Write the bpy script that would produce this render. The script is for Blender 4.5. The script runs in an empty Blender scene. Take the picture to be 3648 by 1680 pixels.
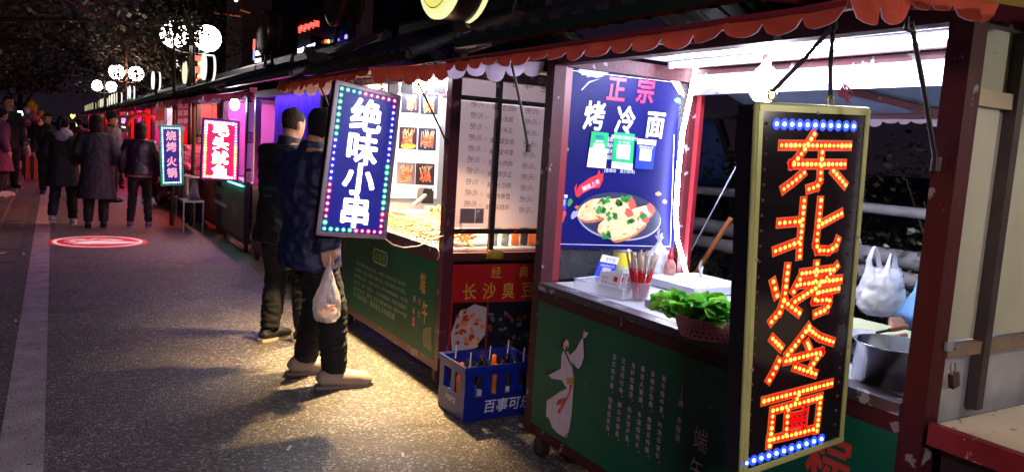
import bpy, math, random
from mathutils import Vector, Matrix, noise as N
random.seed(7)
V = Vector
sc = bpy.context.scene
COL = sc.collection
# ------------------------------------------------------------------ camera
CX, CY, F = 1824.0, 840.0, 2740.0
yaw, pitch, roll = (math.radians(a) for a in (31, -6.5, 3.6))
CAMO = V((0, 0, 1.6))
fw = V((math.sin(yaw)*math.cos(pitch), math.cos(yaw)*math.cos(pitch), math.sin(pitch)))
r0 = V((math.cos(yaw), -math.sin(yaw), 0)); u0 = r0.cross(fw)
rt = r0*math.cos(roll)+u0*math.sin(roll); up = -r0*math.sin(roll)+u0*math.cos(roll)
cam = bpy.data.cameras.new('camera'); cam.sensor_width = 36; cam.lens = 36*F/3648; cam.clip_end = 600; cam.clip_start = .05
co = bpy.data.objects.new('camera', cam); COL.objects.link(co); sc.camera = co
co.matrix_world = Matrix(((rt.x, up.x, -fw.x, CAMO.x), (rt.y, up.y, -fw.y, CAMO.y), (rt.z, up.z, -fw.z, CAMO.z), (0, 0, 0, 1)))
def at(ax, v, px, py):
    """the point of the real plane axis=v that the photograph shows at pixel (px, py)"""
    d = fw*F+rt*(px-CX)-up*(py-CY)
    return CAMO+d*((v-CAMO[ax])/d[ax])
# ------------------------------------------------------------------ night sky, exposure
w = bpy.data.worlds.new('World'); sc.world = w; w.use_nodes = True
wn = w.node_tree.nodes; wl = w.node_tree.links; bg = wn['Background']
tc = wn.new('ShaderNodeTexCoord'); sp = wn.new('ShaderNodeSeparateXYZ'); cr = wn.new('ShaderNodeValToRGB')
wl.new(tc.outputs['Generated'], sp.inputs[0]); wl.new(sp.outputs['Z'], cr.inputs[0]); wl.new(cr.outputs[0], bg.inputs[0])
cr.color_ramp.elements[0].color = (.0054, .0034, .0060, 1); cr.color_ramp.elements[1].color = (.0022, .0016, .008, 1)
cr.color_ramp.elements[1].position = .5
bg.inputs[1].default_value = 1.0
sc.view_settings.view_transform = 'Standard'; sc.view_settings.look = 'None'
sc.view_settings.exposure = 1.0; sc.view_settings.gamma = 1
sc.cycles.sample_clamp_indirect = 6; sc.cycles.max_bounces = 6; sc.cycles.transparent_max_bounces = 12
sc.cycles.caustics_reflective = False; sc.cycles.caustics_refractive = False
# ------------------------------------------------------------------ materials
def lin(h):
    h = h.lstrip('#'); c = [int(h[i:i+2], 16)/255 for i in (0, 2, 4)]
    return [x/12.92 if x <= .04045 else ((x+.055)/1.055)**2.4 for x in c]
MATS = {}
def M(name, col, rough=.6, metal=0, nz=None, bump=None, emit=None, alpha=None, spec=.5, chips=None, trans=0, subs=0):
    """procedural material. nz=(scale, amount, colour2) mottling; bump=(scale, strength); chips=(scale, cover, colour) worn paint"""
    if name in MATS: return MATS[name]
    m = bpy.data.materials.new(name); m.use_nodes = True; nt = m.node_tree; nd = nt.nodes; lk = nt.links
    b = nd['Principled BSDF']; c = (*(lin(col) if isinstance(col, str) else col), 1)
    b.inputs['Base Color'].default_value = c; b.inputs['Roughness'].default_value = rough; b.inputs['Metallic'].default_value = metal
    b.inputs['Specular IOR Level'].default_value = spec
    src = None
    def coord():
        return nd.new('ShaderNodeTexCoord').outputs['Object']
    def ntex(scale, det=4):
        n = nd.new('ShaderNodeTexNoise'); n.inputs['Scale'].default_value = scale; n.inputs['Detail'].default_value = det
        lk.new(coord(), n.inputs['Vector']); return n.outputs['Fac']
    if nz:
        n = ntex(nz[0]); r = nd.new('ShaderNodeMapRange'); r.inputs['From Min'].default_value = .3; r.inputs['From Max'].default_value = .7
        r.inputs['To Max'].default_value = nz[1]; lk.new(n, r.inputs['Value'])
        x = nd.new('ShaderNodeMix'); x.data_type = 'RGBA'; x.inputs[6].default_value = c
        x.inputs[7].default_value = (*(lin(nz[2]) if isinstance(nz[2], str) else nz[2]), 1)
        lk.new(r.outputs[0], x.inputs[0]); src = x.outputs[2]
    if chips:
        n = ntex(chips[0], 8); r = nd.new('ShaderNodeMapRange'); r.inputs['From Min'].default_value = 1-chips[1]-.0
        r.inputs['From Max'].default_value = 1-chips[1]+.02; lk.new(n, r.inputs['Value'])
        x = nd.new('ShaderNodeMix'); x.data_type = 'RGBA'
        if src: lk.new(src, x.inputs[6])
        else: x.inputs[6].default_value = c
        x.inputs[7].default_value = (*lin(chips[2]), 1); lk.new(r.outputs[0], x.inputs[0]); src = x.outputs[2]
    if src: lk.new(src, b.inputs['Base Color'])
    if bump:
        n = ntex(bump[0]); bp = nd.new('ShaderNodeBump'); bp.inputs['Strength'].default_value = bump[1]; bp.inputs['Distance'].default_value = .02
        lk.new(n, bp.inputs['Height']); lk.new(bp.outputs[0], b.inputs['Normal'])
    if emit:
        ec = emit[0]; b.inputs['Emission Color'].default_value = (*(lin(ec) if isinstance(ec, str) else ec), 1)
        b.inputs['Emission Strength'].default_value = emit[1]
    if alpha is not None: b.inputs['Alpha'].default_value = alpha
    if trans:
        t = nd.new('ShaderNodeBsdfTranslucent'); mx = nd.new('ShaderNodeMixShader'); mx.inputs[0].default_value = trans
        if src: lk.new(src, t.inputs[0])
        else: t.inputs[0].default_value = c
        lk.new(b.outputs[0], mx.inputs[1]); lk.new(t.outputs[0], mx.inputs[2]); lk.new(mx.outputs[0], nd['Material Output'].inputs[0])
    MATS[name] = m; return m
def glow(name, col, s, base='101010', nomis=False):
    m = M(name, base, .5, emit=(col, s))
    if nomis: m.cycles.emission_sampling = 'NONE'
    return m
def clear(name, tint, alpha, rough=.15):
    """thin clear sheet or film: mostly see-through, a gloss on top"""
    if name in MATS: return MATS[name]
    m = bpy.data.materials.new(name); m.use_nodes = True; nd = m.node_tree.nodes; lk = m.node_tree.links
    b = nd['Principled BSDF']; b.inputs['Base Color'].default_value = (*lin(tint), 1); b.inputs['Roughness'].default_value = rough
    t = nd.new('ShaderNodeBsdfTransparent'); mx = nd.new('ShaderNodeMixShader'); mx.inputs[0].default_value = alpha
    lk.new(t.outputs[0], mx.inputs[1]); lk.new(b.outputs[0], mx.inputs[2]); lk.new(mx.outputs[0], nd['Material Output'].inputs[0])
    MATS[name] = m; return m
maroon = M('maroon paint', '521f28', .42, nz=(5, .6, '3c1620'), chips=(11, .365, '8d8790'), bump=(40, .15))
maroon_in = M('red paint', '74161f', .4, nz=(6, .5, '6e1c28'), chips=(13, .30, '6a4a50'))
steel = M('brushed steel', 'a5a7b0', .36, .45, nz=(9, .6, '6f7178'), bump=(60, .05))
alu = M('dull aluminium', 'a9abb4', .4, .85, nz=(12, .6, '7c7e88'), chips=(16, .36, '4f4f58'))
darkmetal = M('dark metal', '1c191f', .45, .3, nz=(10, .5, '2c2830'))
black = M('black plastic', '0f0f12', .4)
green_panel = M('green printed panel', '006046', .5, spec=.3, nz=(1.3, .9, '0c3a2f'), chips=(34, .285, '6f8f82'), bump=(4, .12))
white = M('white paint', 'dedee4', .5, nz=(7, .4, 'c4c4cc'))
cream = M('cream board', 'a6a797', .6, nz=(3, .7, '87887a'), chips=(30, .27, '544c3c'))
galv = M('galvanised sheet', 'b9bbc2', .38, .3, nz=(4, .9, '6b6e77'), bump=(9, .12))
tile = M('dark roof tile', '17171c', .55, nz=(8, .6, '26262e'))
orange_cloth = M('orange awning cloth', 'd66048', .85, spec=.2, nz=(7, .8, 'a8432f'), trans=.4, bump=(30, .1))
lilac_cloth = M('pale cloth lining', 'cbb6cc', .8, nz=(6, .4, 'b5a2bb'), trans=.25)
yellow_cloth = M('yellow cloth', 'd9c95a', .8, trans=.3)
rubber = M('black rubber', '141214', .7)
rust = M('rusty steel', '5a3a34', .7, .2, nz=(14, .8, '33221f'))
rope_m = M('dark rope', '231a1e', .85)
# ------------------------------------------------------------------ mesh collector
ORG = {}
class MB:
    def __init__(s): s.v = []; s.f = []; s.m = []; s.sm = []
    def add(s, vs, fs, m=0, smooth=False):
        k = len(s.v); s.v += [V(p) for p in vs]
        for f in fs: s.f.append([i+k for i in f]); s.m.append(m); s.sm.append(smooth)
        return s
    def box(s, x0, x1, y0, y1, z0, z1, m=0):
        vs = [(x, y, z) for z in (z0, z1) for y in (y0, y1) for x in (x0, x1)]
        return s.add(vs, [(0, 2, 3, 1), (4, 5, 7, 6), (0, 1, 5, 4), (2, 6, 7, 3), (0, 4, 6, 2), (1, 3, 7, 5)], m)
    def obox(s, c, U, W, T, m=0):
        """oriented box: centre, three half-extent vectors"""
        c = V(c); vs = [c+U*a+W*b+T*d for d in (-1, 1) for b in (-1, 1) for a in (-1, 1)]
        return s.add(vs, [(0, 2, 3, 1), (4, 5, 7, 6), (0, 1, 5, 4), (2, 6, 7, 3), (0, 4, 6, 2), (1, 3, 7, 5)], m)
    def bar(s, a, b, w, h=None, m=0):
        a = V(a); b = V(b); d = b-a; L = d.length; d.normalize(); q = V((0, 0, 1)) if abs(d.z) < .9 else V((0, 1, 0))
        U = d.cross(q).normalized(); W = U.cross(d)
        return s.obox((a+b)/2, d*L/2, U*w/2, W*(h or w)/2, m)
    def tube(s, pts, r, n=8, m=0, caps=True, sq=1.0):
        pts = [V(p) for p in pts]; k = len(pts); rs = r if isinstance(r, (list, tuple)) else [r]*k
        vs = []; last = None
        for i, p in enumerate(pts):
            d = (pts[min(i+1, k-1)]-pts[max(i-1, 0)]).normalized()
            if last is None: q = V((0, 0, 1)) if abs(d.z) < .9 else V((1, 0, 0)); U = d.cross(q).normalized()
            else: U = (last-d*last.dot(d)).normalized()
            W = d.cross(U); last = U
            for j in range(n):
                a = 2*math.pi*j/n; vs.append(p+(U*math.cos(a)+W*math.sin(a)*sq)*rs[i])
        fs = [(i*n+j, i*n+(j+1) % n, (i+1)*n+(j+1) % n, (i+1)*n+j) for i in range(k-1) for j in range(n)]
        s.add(vs, fs, m, True)
        if caps: s.add([vs[j] for j in range(n)], [tuple(range(n-1, -1, -1))], m); s.add(vs[-n:], [tuple(range(n))], m)
        return s
    def rings(s, rg, n=16, m=0, smooth=True, c=V((0, 0, 0))):
        """rg: (x, y, z, rx, ry) horizontal ellipses bottom to top, capped"""
        vs = []
        for x, y, z, rx, ry in rg:
            for j in range(n):
                a = 2*math.pi*j/n; vs.append((c[0]+x+rx*math.cos(a), c[1]+y+ry*math.sin(a), c[2]+z))
        k = len(rg)
        s.add(vs, [(i*n+j, i*n+(j+1) % n, (i+1)*n+(j+1) % n, (i+1)*n+j) for i in range(k-1) for j in range(n)], m, smooth)
        s.add(vs[:n], [tuple(range(n-1, -1, -1))], m); s.add(vs[-n:], [tuple(range(n))], m); return s
    def lathe(s, prof, c, n=24, m=0, ax='z', open_=False):
        vs = []
        for r, h in prof:
            for j in range(n):
                a = 2*math.pi*j/n; x, y = r*math.cos(a), r*math.sin(a)
                vs.append(V(c)+(V((x, y, h)) if ax == 'z' else V((h, x, y)) if ax == 'x' else V((x, h, y))))
        k = len(prof)
        s.add(vs, [(i*n+j, i*n+(j+1) % n, (i+1)*n+(j+1) % n, (i+1)*n+j) for i in range(k-1) for j in range(n)], m, True)
        if not open_: s.add(vs[:n], [tuple(range(n))], m); s.add(vs[-n:], [tuple(range(n))], m)
        return s
    def ball(s, c, rx, ry=None, rz=None, n=12, m=0):
        ry = ry or rx; rz = rz or rx; k = max(6, n//2+1)
        rg = [(0, 0, -rz*math.cos(math.pi*i/k), rx*math.sin(math.pi*i/k)+1e-4, ry*math.sin(math.pi*i/k)+1e-4) for i in range(k+1)]
        return s.rings(rg, n, m, True, V(c))
    def poly(s, pts, m=0): return s.add(pts, [tuple(range(len(pts)))], m)
    def slab(s, pts, d, m=0):
        """planar outline given depth d (vector)"""
        k = len(pts); a = [V(p) for p in pts]; b = [p+d for p in a]
        s.add(a, [tuple(range(k-1, -1, -1))], m); s.add(b, [tuple(range(k))], m)
        return s.add(a+b, [(i, (i+1) % k, k+(i+1) % k, k+i) for i in range(k)], m)
    def build(s, name, mats, parent=None, local=False, org=None):
        me = bpy.data.meshes.new(name)
        off = V((0, 0, 0)) if local else (ORG[parent.name] if parent else V(org or (0, 0, 0)))
        me.from_pydata([tuple(p-off) for p in s.v], [], s.f)
        mats = mats if isinstance(mats, (list, tuple)) else [mats]
        for x in mats: me.materials.append(x)
        me.polygons.foreach_set('material_index', s.m); me.polygons.foreach_set('use_smooth', s.sm); me.update()
        return link(me, name, parent, off if not parent else None)
def link(me, name, parent=None, loc=None):
    o = bpy.data.objects.new(name, me); COL.objects.link(o)
    if parent: o.parent = parent; ORG[o.name] = ORG[parent.name]
    else:
        o.location = loc or (0, 0, 0); ORG[o.name] = V(o.location)
    return o
def tag(o, label=None, cat=None, group=None, kind=None):
    if label: o['label'] = label
    if cat: o['category'] = cat
    if group: o['group'] = group
    if kind: o['kind'] = kind
    return o
def thing(name, label, cat, loc=(0, 0, 0), group=None, rz=0):
    o = bpy.data.objects.new(name, None); COL.objects.link(o); o.location = loc; o.rotation_euler = (0, 0, rz); o.empty_display_size = .1
    ORG[o.name] = V(loc); return tag(o, label, cat, group)
def dup(o, loc, rz=None, label=None, group=None):
    def cp(x, par):
        c = x.copy(); COL.objects.link(c)
        if par: c.parent = par
        for ch in list(x.children): cp(ch, c)
        return c
    r = cp(o, None); r.location = loc
    if rz is not None: r.rotation_euler = (0, 0, rz)
    if label: r['label'] = label
    if group: r['group'] = group
    return r
TC = {}
def glyphs(s, bold=0.0):
    bold = 0; k = (s, bold)
    if k not in TC:
        c = bpy.data.curves.new('t', 'FONT'); c.body = s; c.size = 1; c.offset = bold; c.resolution_u = 2
        o = bpy.data.objects.new('t', c); COL.objects.link(o); bpy.context.view_layer.update()
        me = bpy.data.meshes.new_from_object(o.evaluated_get(bpy.context.evaluated_depsgraph_get()))
        vs = [tuple(v.co) for v in me.vertices]; fs = [tuple(p.vertices) for p in me.polygons]
        bpy.data.objects.remove(o); bpy.data.meshes.remove(me); bpy.data.curves.remove(c)
        xs = [v[0] for v in vs] or [0]; ys = [v[1] for v in vs] or [0]
        cx, cy = (min(xs)+max(xs))/2, (min(ys)+max(ys))/2
        TC[k] = ([(x-cx, y-cy) for x, y, z in vs], fs, max(xs)-min(xs), max(ys)-min(ys))
    return TC[k]
def text(mb, s, pos, U, W, size, m=0, bold=0.0, fx=1.0, align='c', skew=0):
    """flat lettering centred at pos, U to the right, W up"""
    vs, fs, wd, ht = glyphs(s, bold); pos = V(pos)
    dx = 0 if align == 'c' else (wd/2 if align == 'l' else -wd/2)
    if bold >= .01:
        nn = U.cross(W).normalized(); nn = -nn if nn.dot(CAMO-pos) < 0 else nn
        for i in range(4): a = math.pi*(i+.5)/2; text(mb, s, pos+(U*math.cos(a)+W*math.sin(a))*bold*size*.8+nn*.00012*i, U, W, size, m, 0, fx, align, skew)
        return
    mb.add([pos+U*((x+dx)*size*fx+skew*y*size)+W*(y*size) for x, y in vs], fs, m)
def ftext(mb, s, pos, U, W, size, m=0, fat=.03, fx=1.0, skew=0, k=8):
    """heavy lettering: copies spread around a ring, each a hair proud of the last"""
    nn = U.cross(W).normalized(); nn = -nn if nn.dot(CAMO-V(pos)) < 0 else nn
    for i in range(k): a = 2*math.pi*i/k; text(mb, s, V(pos)+(U*math.cos(a)+W*math.sin(a))*fat*size+nn*.00012*i, U, W, size, m, 0, fx, 'c', skew)
def vtext(mb, s, pos, U, W, size, pitch, m=0, bold=0.0):
    for i, ch in enumerate(s):
        if ch in '，。': text(mb, ch, V(pos)-W*pitch*i+U*size*.25+W*size*.2, U, W, size, m, bold)
        elif ch == '—': mb.obox(V(pos)-W*pitch*i, U*size*.03, W*pitch*.42, U.cross(W)*.0003, m)
        elif ch != ' ': text(mb, ch, V(pos)-W*pitch*i, U, W, size, m, bold)
UX, UZ = V((1, 0, 0)), V((0, 0, 1)); UY = V((0, 1, 0))
FR = V((0, -1, 0))                      # "to the right" on a stall's street front
# ------------------------------------------------------------------ ground
def ground_mat():
    m = bpy.data.materials.new('asphalt'); m.use_nodes = True; nd = m.node_tree.nodes; lk = m.node_tree.links; b = nd['Principled BSDF']
    co_ = nd.new('ShaderNodeTexCoord').outputs['Object']
    vo = nd.new('ShaderNodeTexVoronoi'); vo.inputs['Scale'].default_value = 82; lk.new(co_, vo.inputs['Vector'])
    sx = nd.new('ShaderNodeSeparateColor'); lk.new(vo.outputs['Color'], sx.inputs[0])
    r = nd.new('ShaderNodeValToRGB'); lk.new(sx.outputs[0], r.inputs[0]); e = r.color_ramp.elements
    e[0].color = (.04, .037, .036, 1); e[1].color = (.38, .35, .33, 1); e[1].position = 1.0
    a = e.new(.45); a.color = (.072, .067, .064, 1); a2 = e.new(.85); a2.color = (.14, .13, .123, 1)
    n = nd.new('ShaderNodeTexNoise'); n.inputs['Scale'].default_value = .9; n.inputs['Detail'].default_value = 9; n.inputs['Roughness'].default_value = .62; lk.new(co_, n.inputs['Vector'])
    x = nd.new('ShaderNodeMix'); x.data_type = 'RGBA'; x.blend_type = 'MULTIPLY'; x.inputs[0].default_value = .75
    r2 = nd.new('ShaderNodeValToRGB'); r2.color_ramp.elements[0].position = .3; r2.color_ramp.elements[1].position = .7
    r2.color_ramp.elements[0].color = (.45, .43, .42, 1); r2.color_ramp.elements[1].color = (1, 1, 1, 1)
    lk.new(n.outputs['Fac'], r2.inputs[0]); lk.new(r.outputs[0], x.inputs[6]); lk.new(r2.outputs[0], x.inputs[7]); n2 = nd.new('ShaderNodeTexNoise'); n2.inputs['Scale'].default_value = 2.1; n2.inputs['Detail'].default_value = 7; lk.new(co_, n2.inputs['Vector'])
    r3 = nd.new('ShaderNodeValToRGB'); r3.color_ramp.elements[0].position = .56; r3.color_ramp.elements[1].position = .66; r3.color_ramp.elements[0].color = (1, 1, 1, 1); r3.color_ramp.elements[1].color = (.58, .56, .55, 1); lk.new(n2.outputs['Fac'], r3.inputs[0])
    x2 = nd.new('ShaderNodeMix'); x2.data_type = 'RGBA'; x2.blend_type = 'MULTIPLY'; x2.inputs[0].default_value = 1; lk.new(x.outputs[2], x2.inputs[6]); lk.new(r3.outputs[0], x2.inputs[7]); lk.new(x2.outputs[2], b.inputs['Base Color'])
    b.inputs['Roughness'].default_value = .62
    bp = nd.new('ShaderNodeBump'); bp.inputs['Strength'].default_value = .55; bp.inputs['Distance'].default_value = .009
    lk.new(vo.outputs['Distance'], bp.inputs['Height']); bp.invert = True; lk.new(bp.outputs[0], b.inputs['Normal']); return m
def grid(x0, x1, y0, y1, z, nx=1, ny=1, amp=0):
    mb = MB(); vs = []
    for j in range(ny+1):
        for i in range(nx+1):
            x, y = x0+(x1-x0)*i/nx, y0+(y1-y0)*j/ny; vs.append((x, y, z+amp*N.noise(V((x*3, y*3, 0)))))
    return mb.add(vs, [(j*(nx+1)+i, j*(nx+1)+i+1, (j+1)*(nx+1)+i+1, (j+1)*(nx+1)+i) for j in range(ny) for i in range(nx)])
tag(grid(-300, 300, -150, 500, -.012).build('ground', M('dark earth', '2a2522', .9, nz=(2, .8, '1a1714'))), kind='structure')
tag(grid(-.66, 3.6, -6, 160, 0).build('road', ground_mat()), kind='structure')
line_m = M('worn road paint', 'a59a9a', .7, nz=(5, .9, '7d7071'), chips=(26, .36, '4a4446'), bump=(70, .5))
tag(grid(-.235, -.045, -6, 160, .004).build('road_marking', line_m), kind='structure')
slab_m = M('gutter concrete', '5c5550', .8, nz=(4, .9, '3f3a37'), bump=(30, .4))
mb = MB()
for k in range(-3, 70):
    y = k*1.0; mb.box(-.645, -.37-.004*(k % 3), y, y+.985, -.01, .006+.003*((k*7) % 3))
tag(mb.build('gutter_path', slab_m), kind='structure')
mb = MB()
for k in range(-3, 70):
    y = k*1.0; mb.box(-.86, -.66, y, y+.985, -.01, .11+.006*((k*5) % 3))
tag(mb.build('kerb', M('kerb stone', '6b625d', .5, nz=(6, .8, '4d4642'), bump=(25, .3))), kind='structure')
mb = MB()
for k in range(-4, 110):
    for j in range(9):
        x1 = -.87-j*.42; y = k*.62+(j % 2)*.3; mb.box(x1-.41, x1, y, y+.61, -.01, .10+.007*((k*3+j*5) % 4)/3)
tag(mb.build('pavement', M('paving slab', '5e5652', .75, nz=(3, .9, '423c39'), bump=(18, .3))), kind='structure')
# litter
def scrap(px, py, lab, a=.05, b=.02, z=.006, colr='d8d4cc'):
    p = at(2, z, px, py); mb = MB(); rr = random.random()*3; U = V((math.cos(rr), math.sin(rr), .1)).normalized(); W = V((0, 0, 1)).cross(U).normalized()
    vs = [p+U*a*i+W*b*j+UZ*(.004+.01*random.random()) for j in (-.5, .5) for i in (-.5, -.1, .2, .5)]
    mb.add(vs, [(0, 1, 5, 4), (1, 2, 6, 5), (2, 3, 7, 6)]); o = mb.build('paper_scrap', M('scrap '+colr, colr, .7), org=p)
    sd = o.modifiers.new('thick', 'SOLIDIFY'); sd.thickness = .002
    tag(o, lab, 'litter', 'paper litter dropped on the road')
scrap(1030, 1597, 'white paper scrap on bare asphalt nearest the viewer', .05, .012)
scrap(1435, 1622, 'pale stub on asphalt near the wheel of the closest stall', .022, .012)
scrap(85, 905, 'thin white strip lying in the gutter across from the red disc', .09, .02, .014)
scrap(90, 630, 'large crumpled tissue in the gutter beside the kerb', .17, .09, .016)
scrap(75, 668, 'torn grey paper in the gutter just short of the crumpled tissue', .12, .05, .014)
scrap(20, 703, 'white paper lying on the pavement slabs behind the kerb', .12, .05, .125)
scrap(12, 902, 'white scrap at the foot of the kerb', .07, .04, .016)
scrap(56, 1145, 'small scrap in the dark strip beside the painted line', .03, .015)
scrap(660, 1064, 'small pale leaf on the road right of the red disc', .04, .02, .004, '8a7c60')
scrap(345, 1240, 'tiny pale scrap on the asphalt right of the painted line', .02, .012)
mb = MB(); rg = random.Random(21)
for k in range(210):
    if k < 120: p = V((rg.uniform(-.6, 2.0), rg.uniform(1.5, 1.5+16*rg.random()), .003))
    else: p = V((rg.choice((rg.uniform(-.64, -.25), rg.uniform(1.85, 2.15))), rg.uniform(2, 24), .012))
    a = rg.random()*6.28; u = V((math.cos(a), math.sin(a), rg.uniform(0, .3))); v = V((-math.sin(a), math.cos(a), rg.uniform(-.2, .3))); q = rg.uniform(.006, .02)
    mb.add([p, p+u*q*.5+v*q*.3, p+u*q, p+u*q*.5-v*q*.3], [(0, 1, 2, 3)], rg.choice((0, 0, 1, 2)))
tag(mb.build('leaf_litter', [M('dry leaf', '5a4632', .8), M('dark crumb', '1c1716', .9), M('pale crumb', 'a89c8c', .8)]), 'tiny dry leaves and crumbs scattered over the asphalt', kind='stuff')
# emblem of projected light, painted on the road as a faintly glowing disc
dc = at(2, .006, 351, 860); mb = MB(); red_p = M('painted red projection', 'd2323c', .5, emit=('d2222c', .17)); wh_p = M('painted white projection', 'e8e0dc', .5, emit=('e8e0dc', .22))
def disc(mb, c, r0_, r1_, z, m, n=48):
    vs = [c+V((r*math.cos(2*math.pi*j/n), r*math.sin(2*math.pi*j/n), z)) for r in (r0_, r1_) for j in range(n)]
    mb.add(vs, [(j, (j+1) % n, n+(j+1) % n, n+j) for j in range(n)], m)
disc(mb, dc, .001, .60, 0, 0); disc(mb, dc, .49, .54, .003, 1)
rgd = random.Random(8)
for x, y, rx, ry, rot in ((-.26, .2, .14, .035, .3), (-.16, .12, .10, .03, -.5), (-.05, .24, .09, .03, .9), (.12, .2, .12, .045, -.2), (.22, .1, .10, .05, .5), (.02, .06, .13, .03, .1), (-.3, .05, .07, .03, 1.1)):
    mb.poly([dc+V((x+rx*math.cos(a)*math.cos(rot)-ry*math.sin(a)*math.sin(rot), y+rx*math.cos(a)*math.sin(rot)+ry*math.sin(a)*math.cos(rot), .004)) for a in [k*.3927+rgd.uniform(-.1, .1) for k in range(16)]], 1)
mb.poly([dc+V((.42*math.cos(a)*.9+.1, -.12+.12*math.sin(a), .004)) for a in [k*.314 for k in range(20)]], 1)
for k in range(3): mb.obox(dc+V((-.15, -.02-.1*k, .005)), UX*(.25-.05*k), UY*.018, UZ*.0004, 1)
tag(mb.build('floor_light_disc', [red_p, wh_p], org=dc), 'round red and white light projection painted on the asphalt', 'floor sign')
# ------------------------------------------------------------------ stall kit
def fringe_mb(A, B, out, h, n, flare=.02, seed=0, curl=.012):
    """scalloped cloth strip hanging from A to B; out = outward direction; the inside is the pale lining (slot 1)"""
    A = V(A); B = V(B); out = V(out).normalized(); mb = MB(); K = 8; L = (B-A)
    cols = n*K; top = []; mid = []; bot = []; rgf = random.Random(int(seed*100)+n); hf = [rgf.choice((1, 1, .95, .8, .55, .4)) for _ in range(n+1)]; fo = [rgf.uniform(-.5, 1.6) for _ in range(n+1)]
    for i in range(cols+1):
        t = i/cols; f = (i % K)/K; sc_ = i//K
        d = h*(.45+.55*math.sqrt(max(0, 1-(2*f-1)**2))) if i % K else h*.45
        d = h*.42+(d-h*.42)*hf[sc_]; flr = flare*(1+1.4*fo[sc_]*math.sin(math.pi*f))
        wv = curl*N.noise(V((t*n*1.3+seed*7, seed, 0)))*2.2
        p = A+L*t; sg = -.006*math.sin(math.pi*t)*L.length
        top.append(p+UZ*sg); mid.append(p+UZ*(sg-d*.5)+out*(flare*.4+wv*.5)); bot.append(p+UZ*(sg-d)+out*(flr+wv))
    k = cols+1
    for s, m in ((0, 0), (-.004, 1)):
        vs = [q+out*s for q in top+mid+bot]
        mb.add(vs, [(a*k+i, a*k+i+1, (a+1)*k+i+1, (a+1)*k+i) for a in (0, 1) for i in range(cols)], m, True)
    return mb
def caster(parent, x, y, r=.055):
    mb = MB(); mb.lathe([(r, -.016), (r*1.0, .016)], (x, y, r), 20, 0, 'x'); wv = mb.build('wheel', rubber, parent)
    m2 = MB(); m2.lathe([(r*.62, -.019), (r*.62, .019)], (x, y, r), 16, 0, 'x'); m2.build('hub', rust, wv)
    m3 = MB(); m3.box(x-.026, x-.021, y-.025, y+.025, r*.7, .125); m3.box(x+.021, x+.026, y-.025, y+.025, r*.7, .125); m3.box(x-.03, x+.03, y-.03, y+.03, .118, .126)
    m3.build('fork', rust, wv)
def roof_tiles(t, y0, y1, xe=1.72, ze=2.10, xr=2.68, zr=2.5, seed=0):
    mb = MB(); n = max(4, int((y1-y0)/.15)); d = (y1-y0)/n
    for sx, xb in ((1, xe), (-1, 2*xr-xe)):
        S = V((xr-xb, 0, zr-ze)); nrm = V((-(zr-ze)*sx, 0, abs(xr-xb))).normalized()
        o = V((xb, y0, ze))
        mb.slab([o, o+S, o+S+UY*(y1-y0), o+UY*(y1-y0)], nrm*-.02)
        for i in range(n+1):
            c = V((xb, y0+i*d, ze))+nrm*.004; mb.tube([c-S*.02, c+S*.5, c+S], [.036, .034, .032], 8)
            mb.tube([c-S*.021+nrm*.0, c-S*.012], .046, 10)
    mb.box(xr-.05, xr+.05, y0-.04, y1+.04, zr-.02, zr+.07); mb.tube([(xr, y0-.06, zr+.08), (xr, y1+.06, zr+.08)], .045, 10)
    r = mb.build('roof', tile, t)
    g = MB(); g.bar((xe-.02, y0-.02, ze-.015), (xe-.02, y1+.02, ze-.015), .05, .045); g.build('gutter', M('dark green gutter', '14261f', .4), r); return r
def frame(t, y0, y1, paint, zt=2.10, x0=2.15, x1=3.15, w_=.07, mid=True):
    for x, y in ((x0, y0), (x0, y1-w_), (x1-w_, y0), (x1-w_, y1-w_)):
        MB().box(x, x+w_, y, y+w_, .12, zt).build('post', paint, t)
    e = .003
    for a in ((x0+e, x0+w_-e, y0+w_, y1-w_, zt-.075, zt-e), (x1-w_+e, x1-e, y0+w_, y1-w_, zt-.075, zt-e),
              (x0+w_, x1-w_, y0+e, y0+w_-e, zt-.075, zt-e), (x0+w_, x1-w_, y1-w_+e, y1-e, zt-.075, zt-e)):
        MB().box(*a).build('beam', paint, t)
    mb = MB(); mb.box(x0+e, x0+w_-e, y0+w_, y1-w_, .12, .18); mb.box(x1-w_+e, x1-e, y0+w_, y1-w_, .12, .18)
    mb.box(x0+w_, x1-w_, y0+e, y0+w_-e, .12, .18); mb.box(x0+w_, x1-w_, y1-w_+e, y1-e, .12, .18); mb.build('base_rail', paint, t)
    if mid: MB().box(x0+e, x0+w_-e, y0+w_, y1-w_, .83, .886).build('front_rail', paint, t)
    mb = MB(); mb.box(x0+.075, x1-.02, y0+w_+.001, y1-w_-.001, .905, .922); mb.build('counter', M('pale counter sheet', 'c6c8d2', .4, .2, nz=(6, .5, 'a3a5b0')), t); MB().box(x0-.012, x0+.074, y0+w_+.002, y1-w_-.002, .889, .925).build('counter_edge', M('worn dark edge', '3d363f', .4, .4, nz=(7, .7, '5a5560'), chips=(13, .40, '9a98a6')), t)
    MB().box(x1-.05, x1-.03, y0+w_, y1-w_, .18, .9).build('back_panel', darkmetal, t)
    for y in (y0+.1, y1-.11): caster(t, x0+.05, y)
    for y in (y0+.1, y1-.11): caster(t, x1-.06, y)
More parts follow.
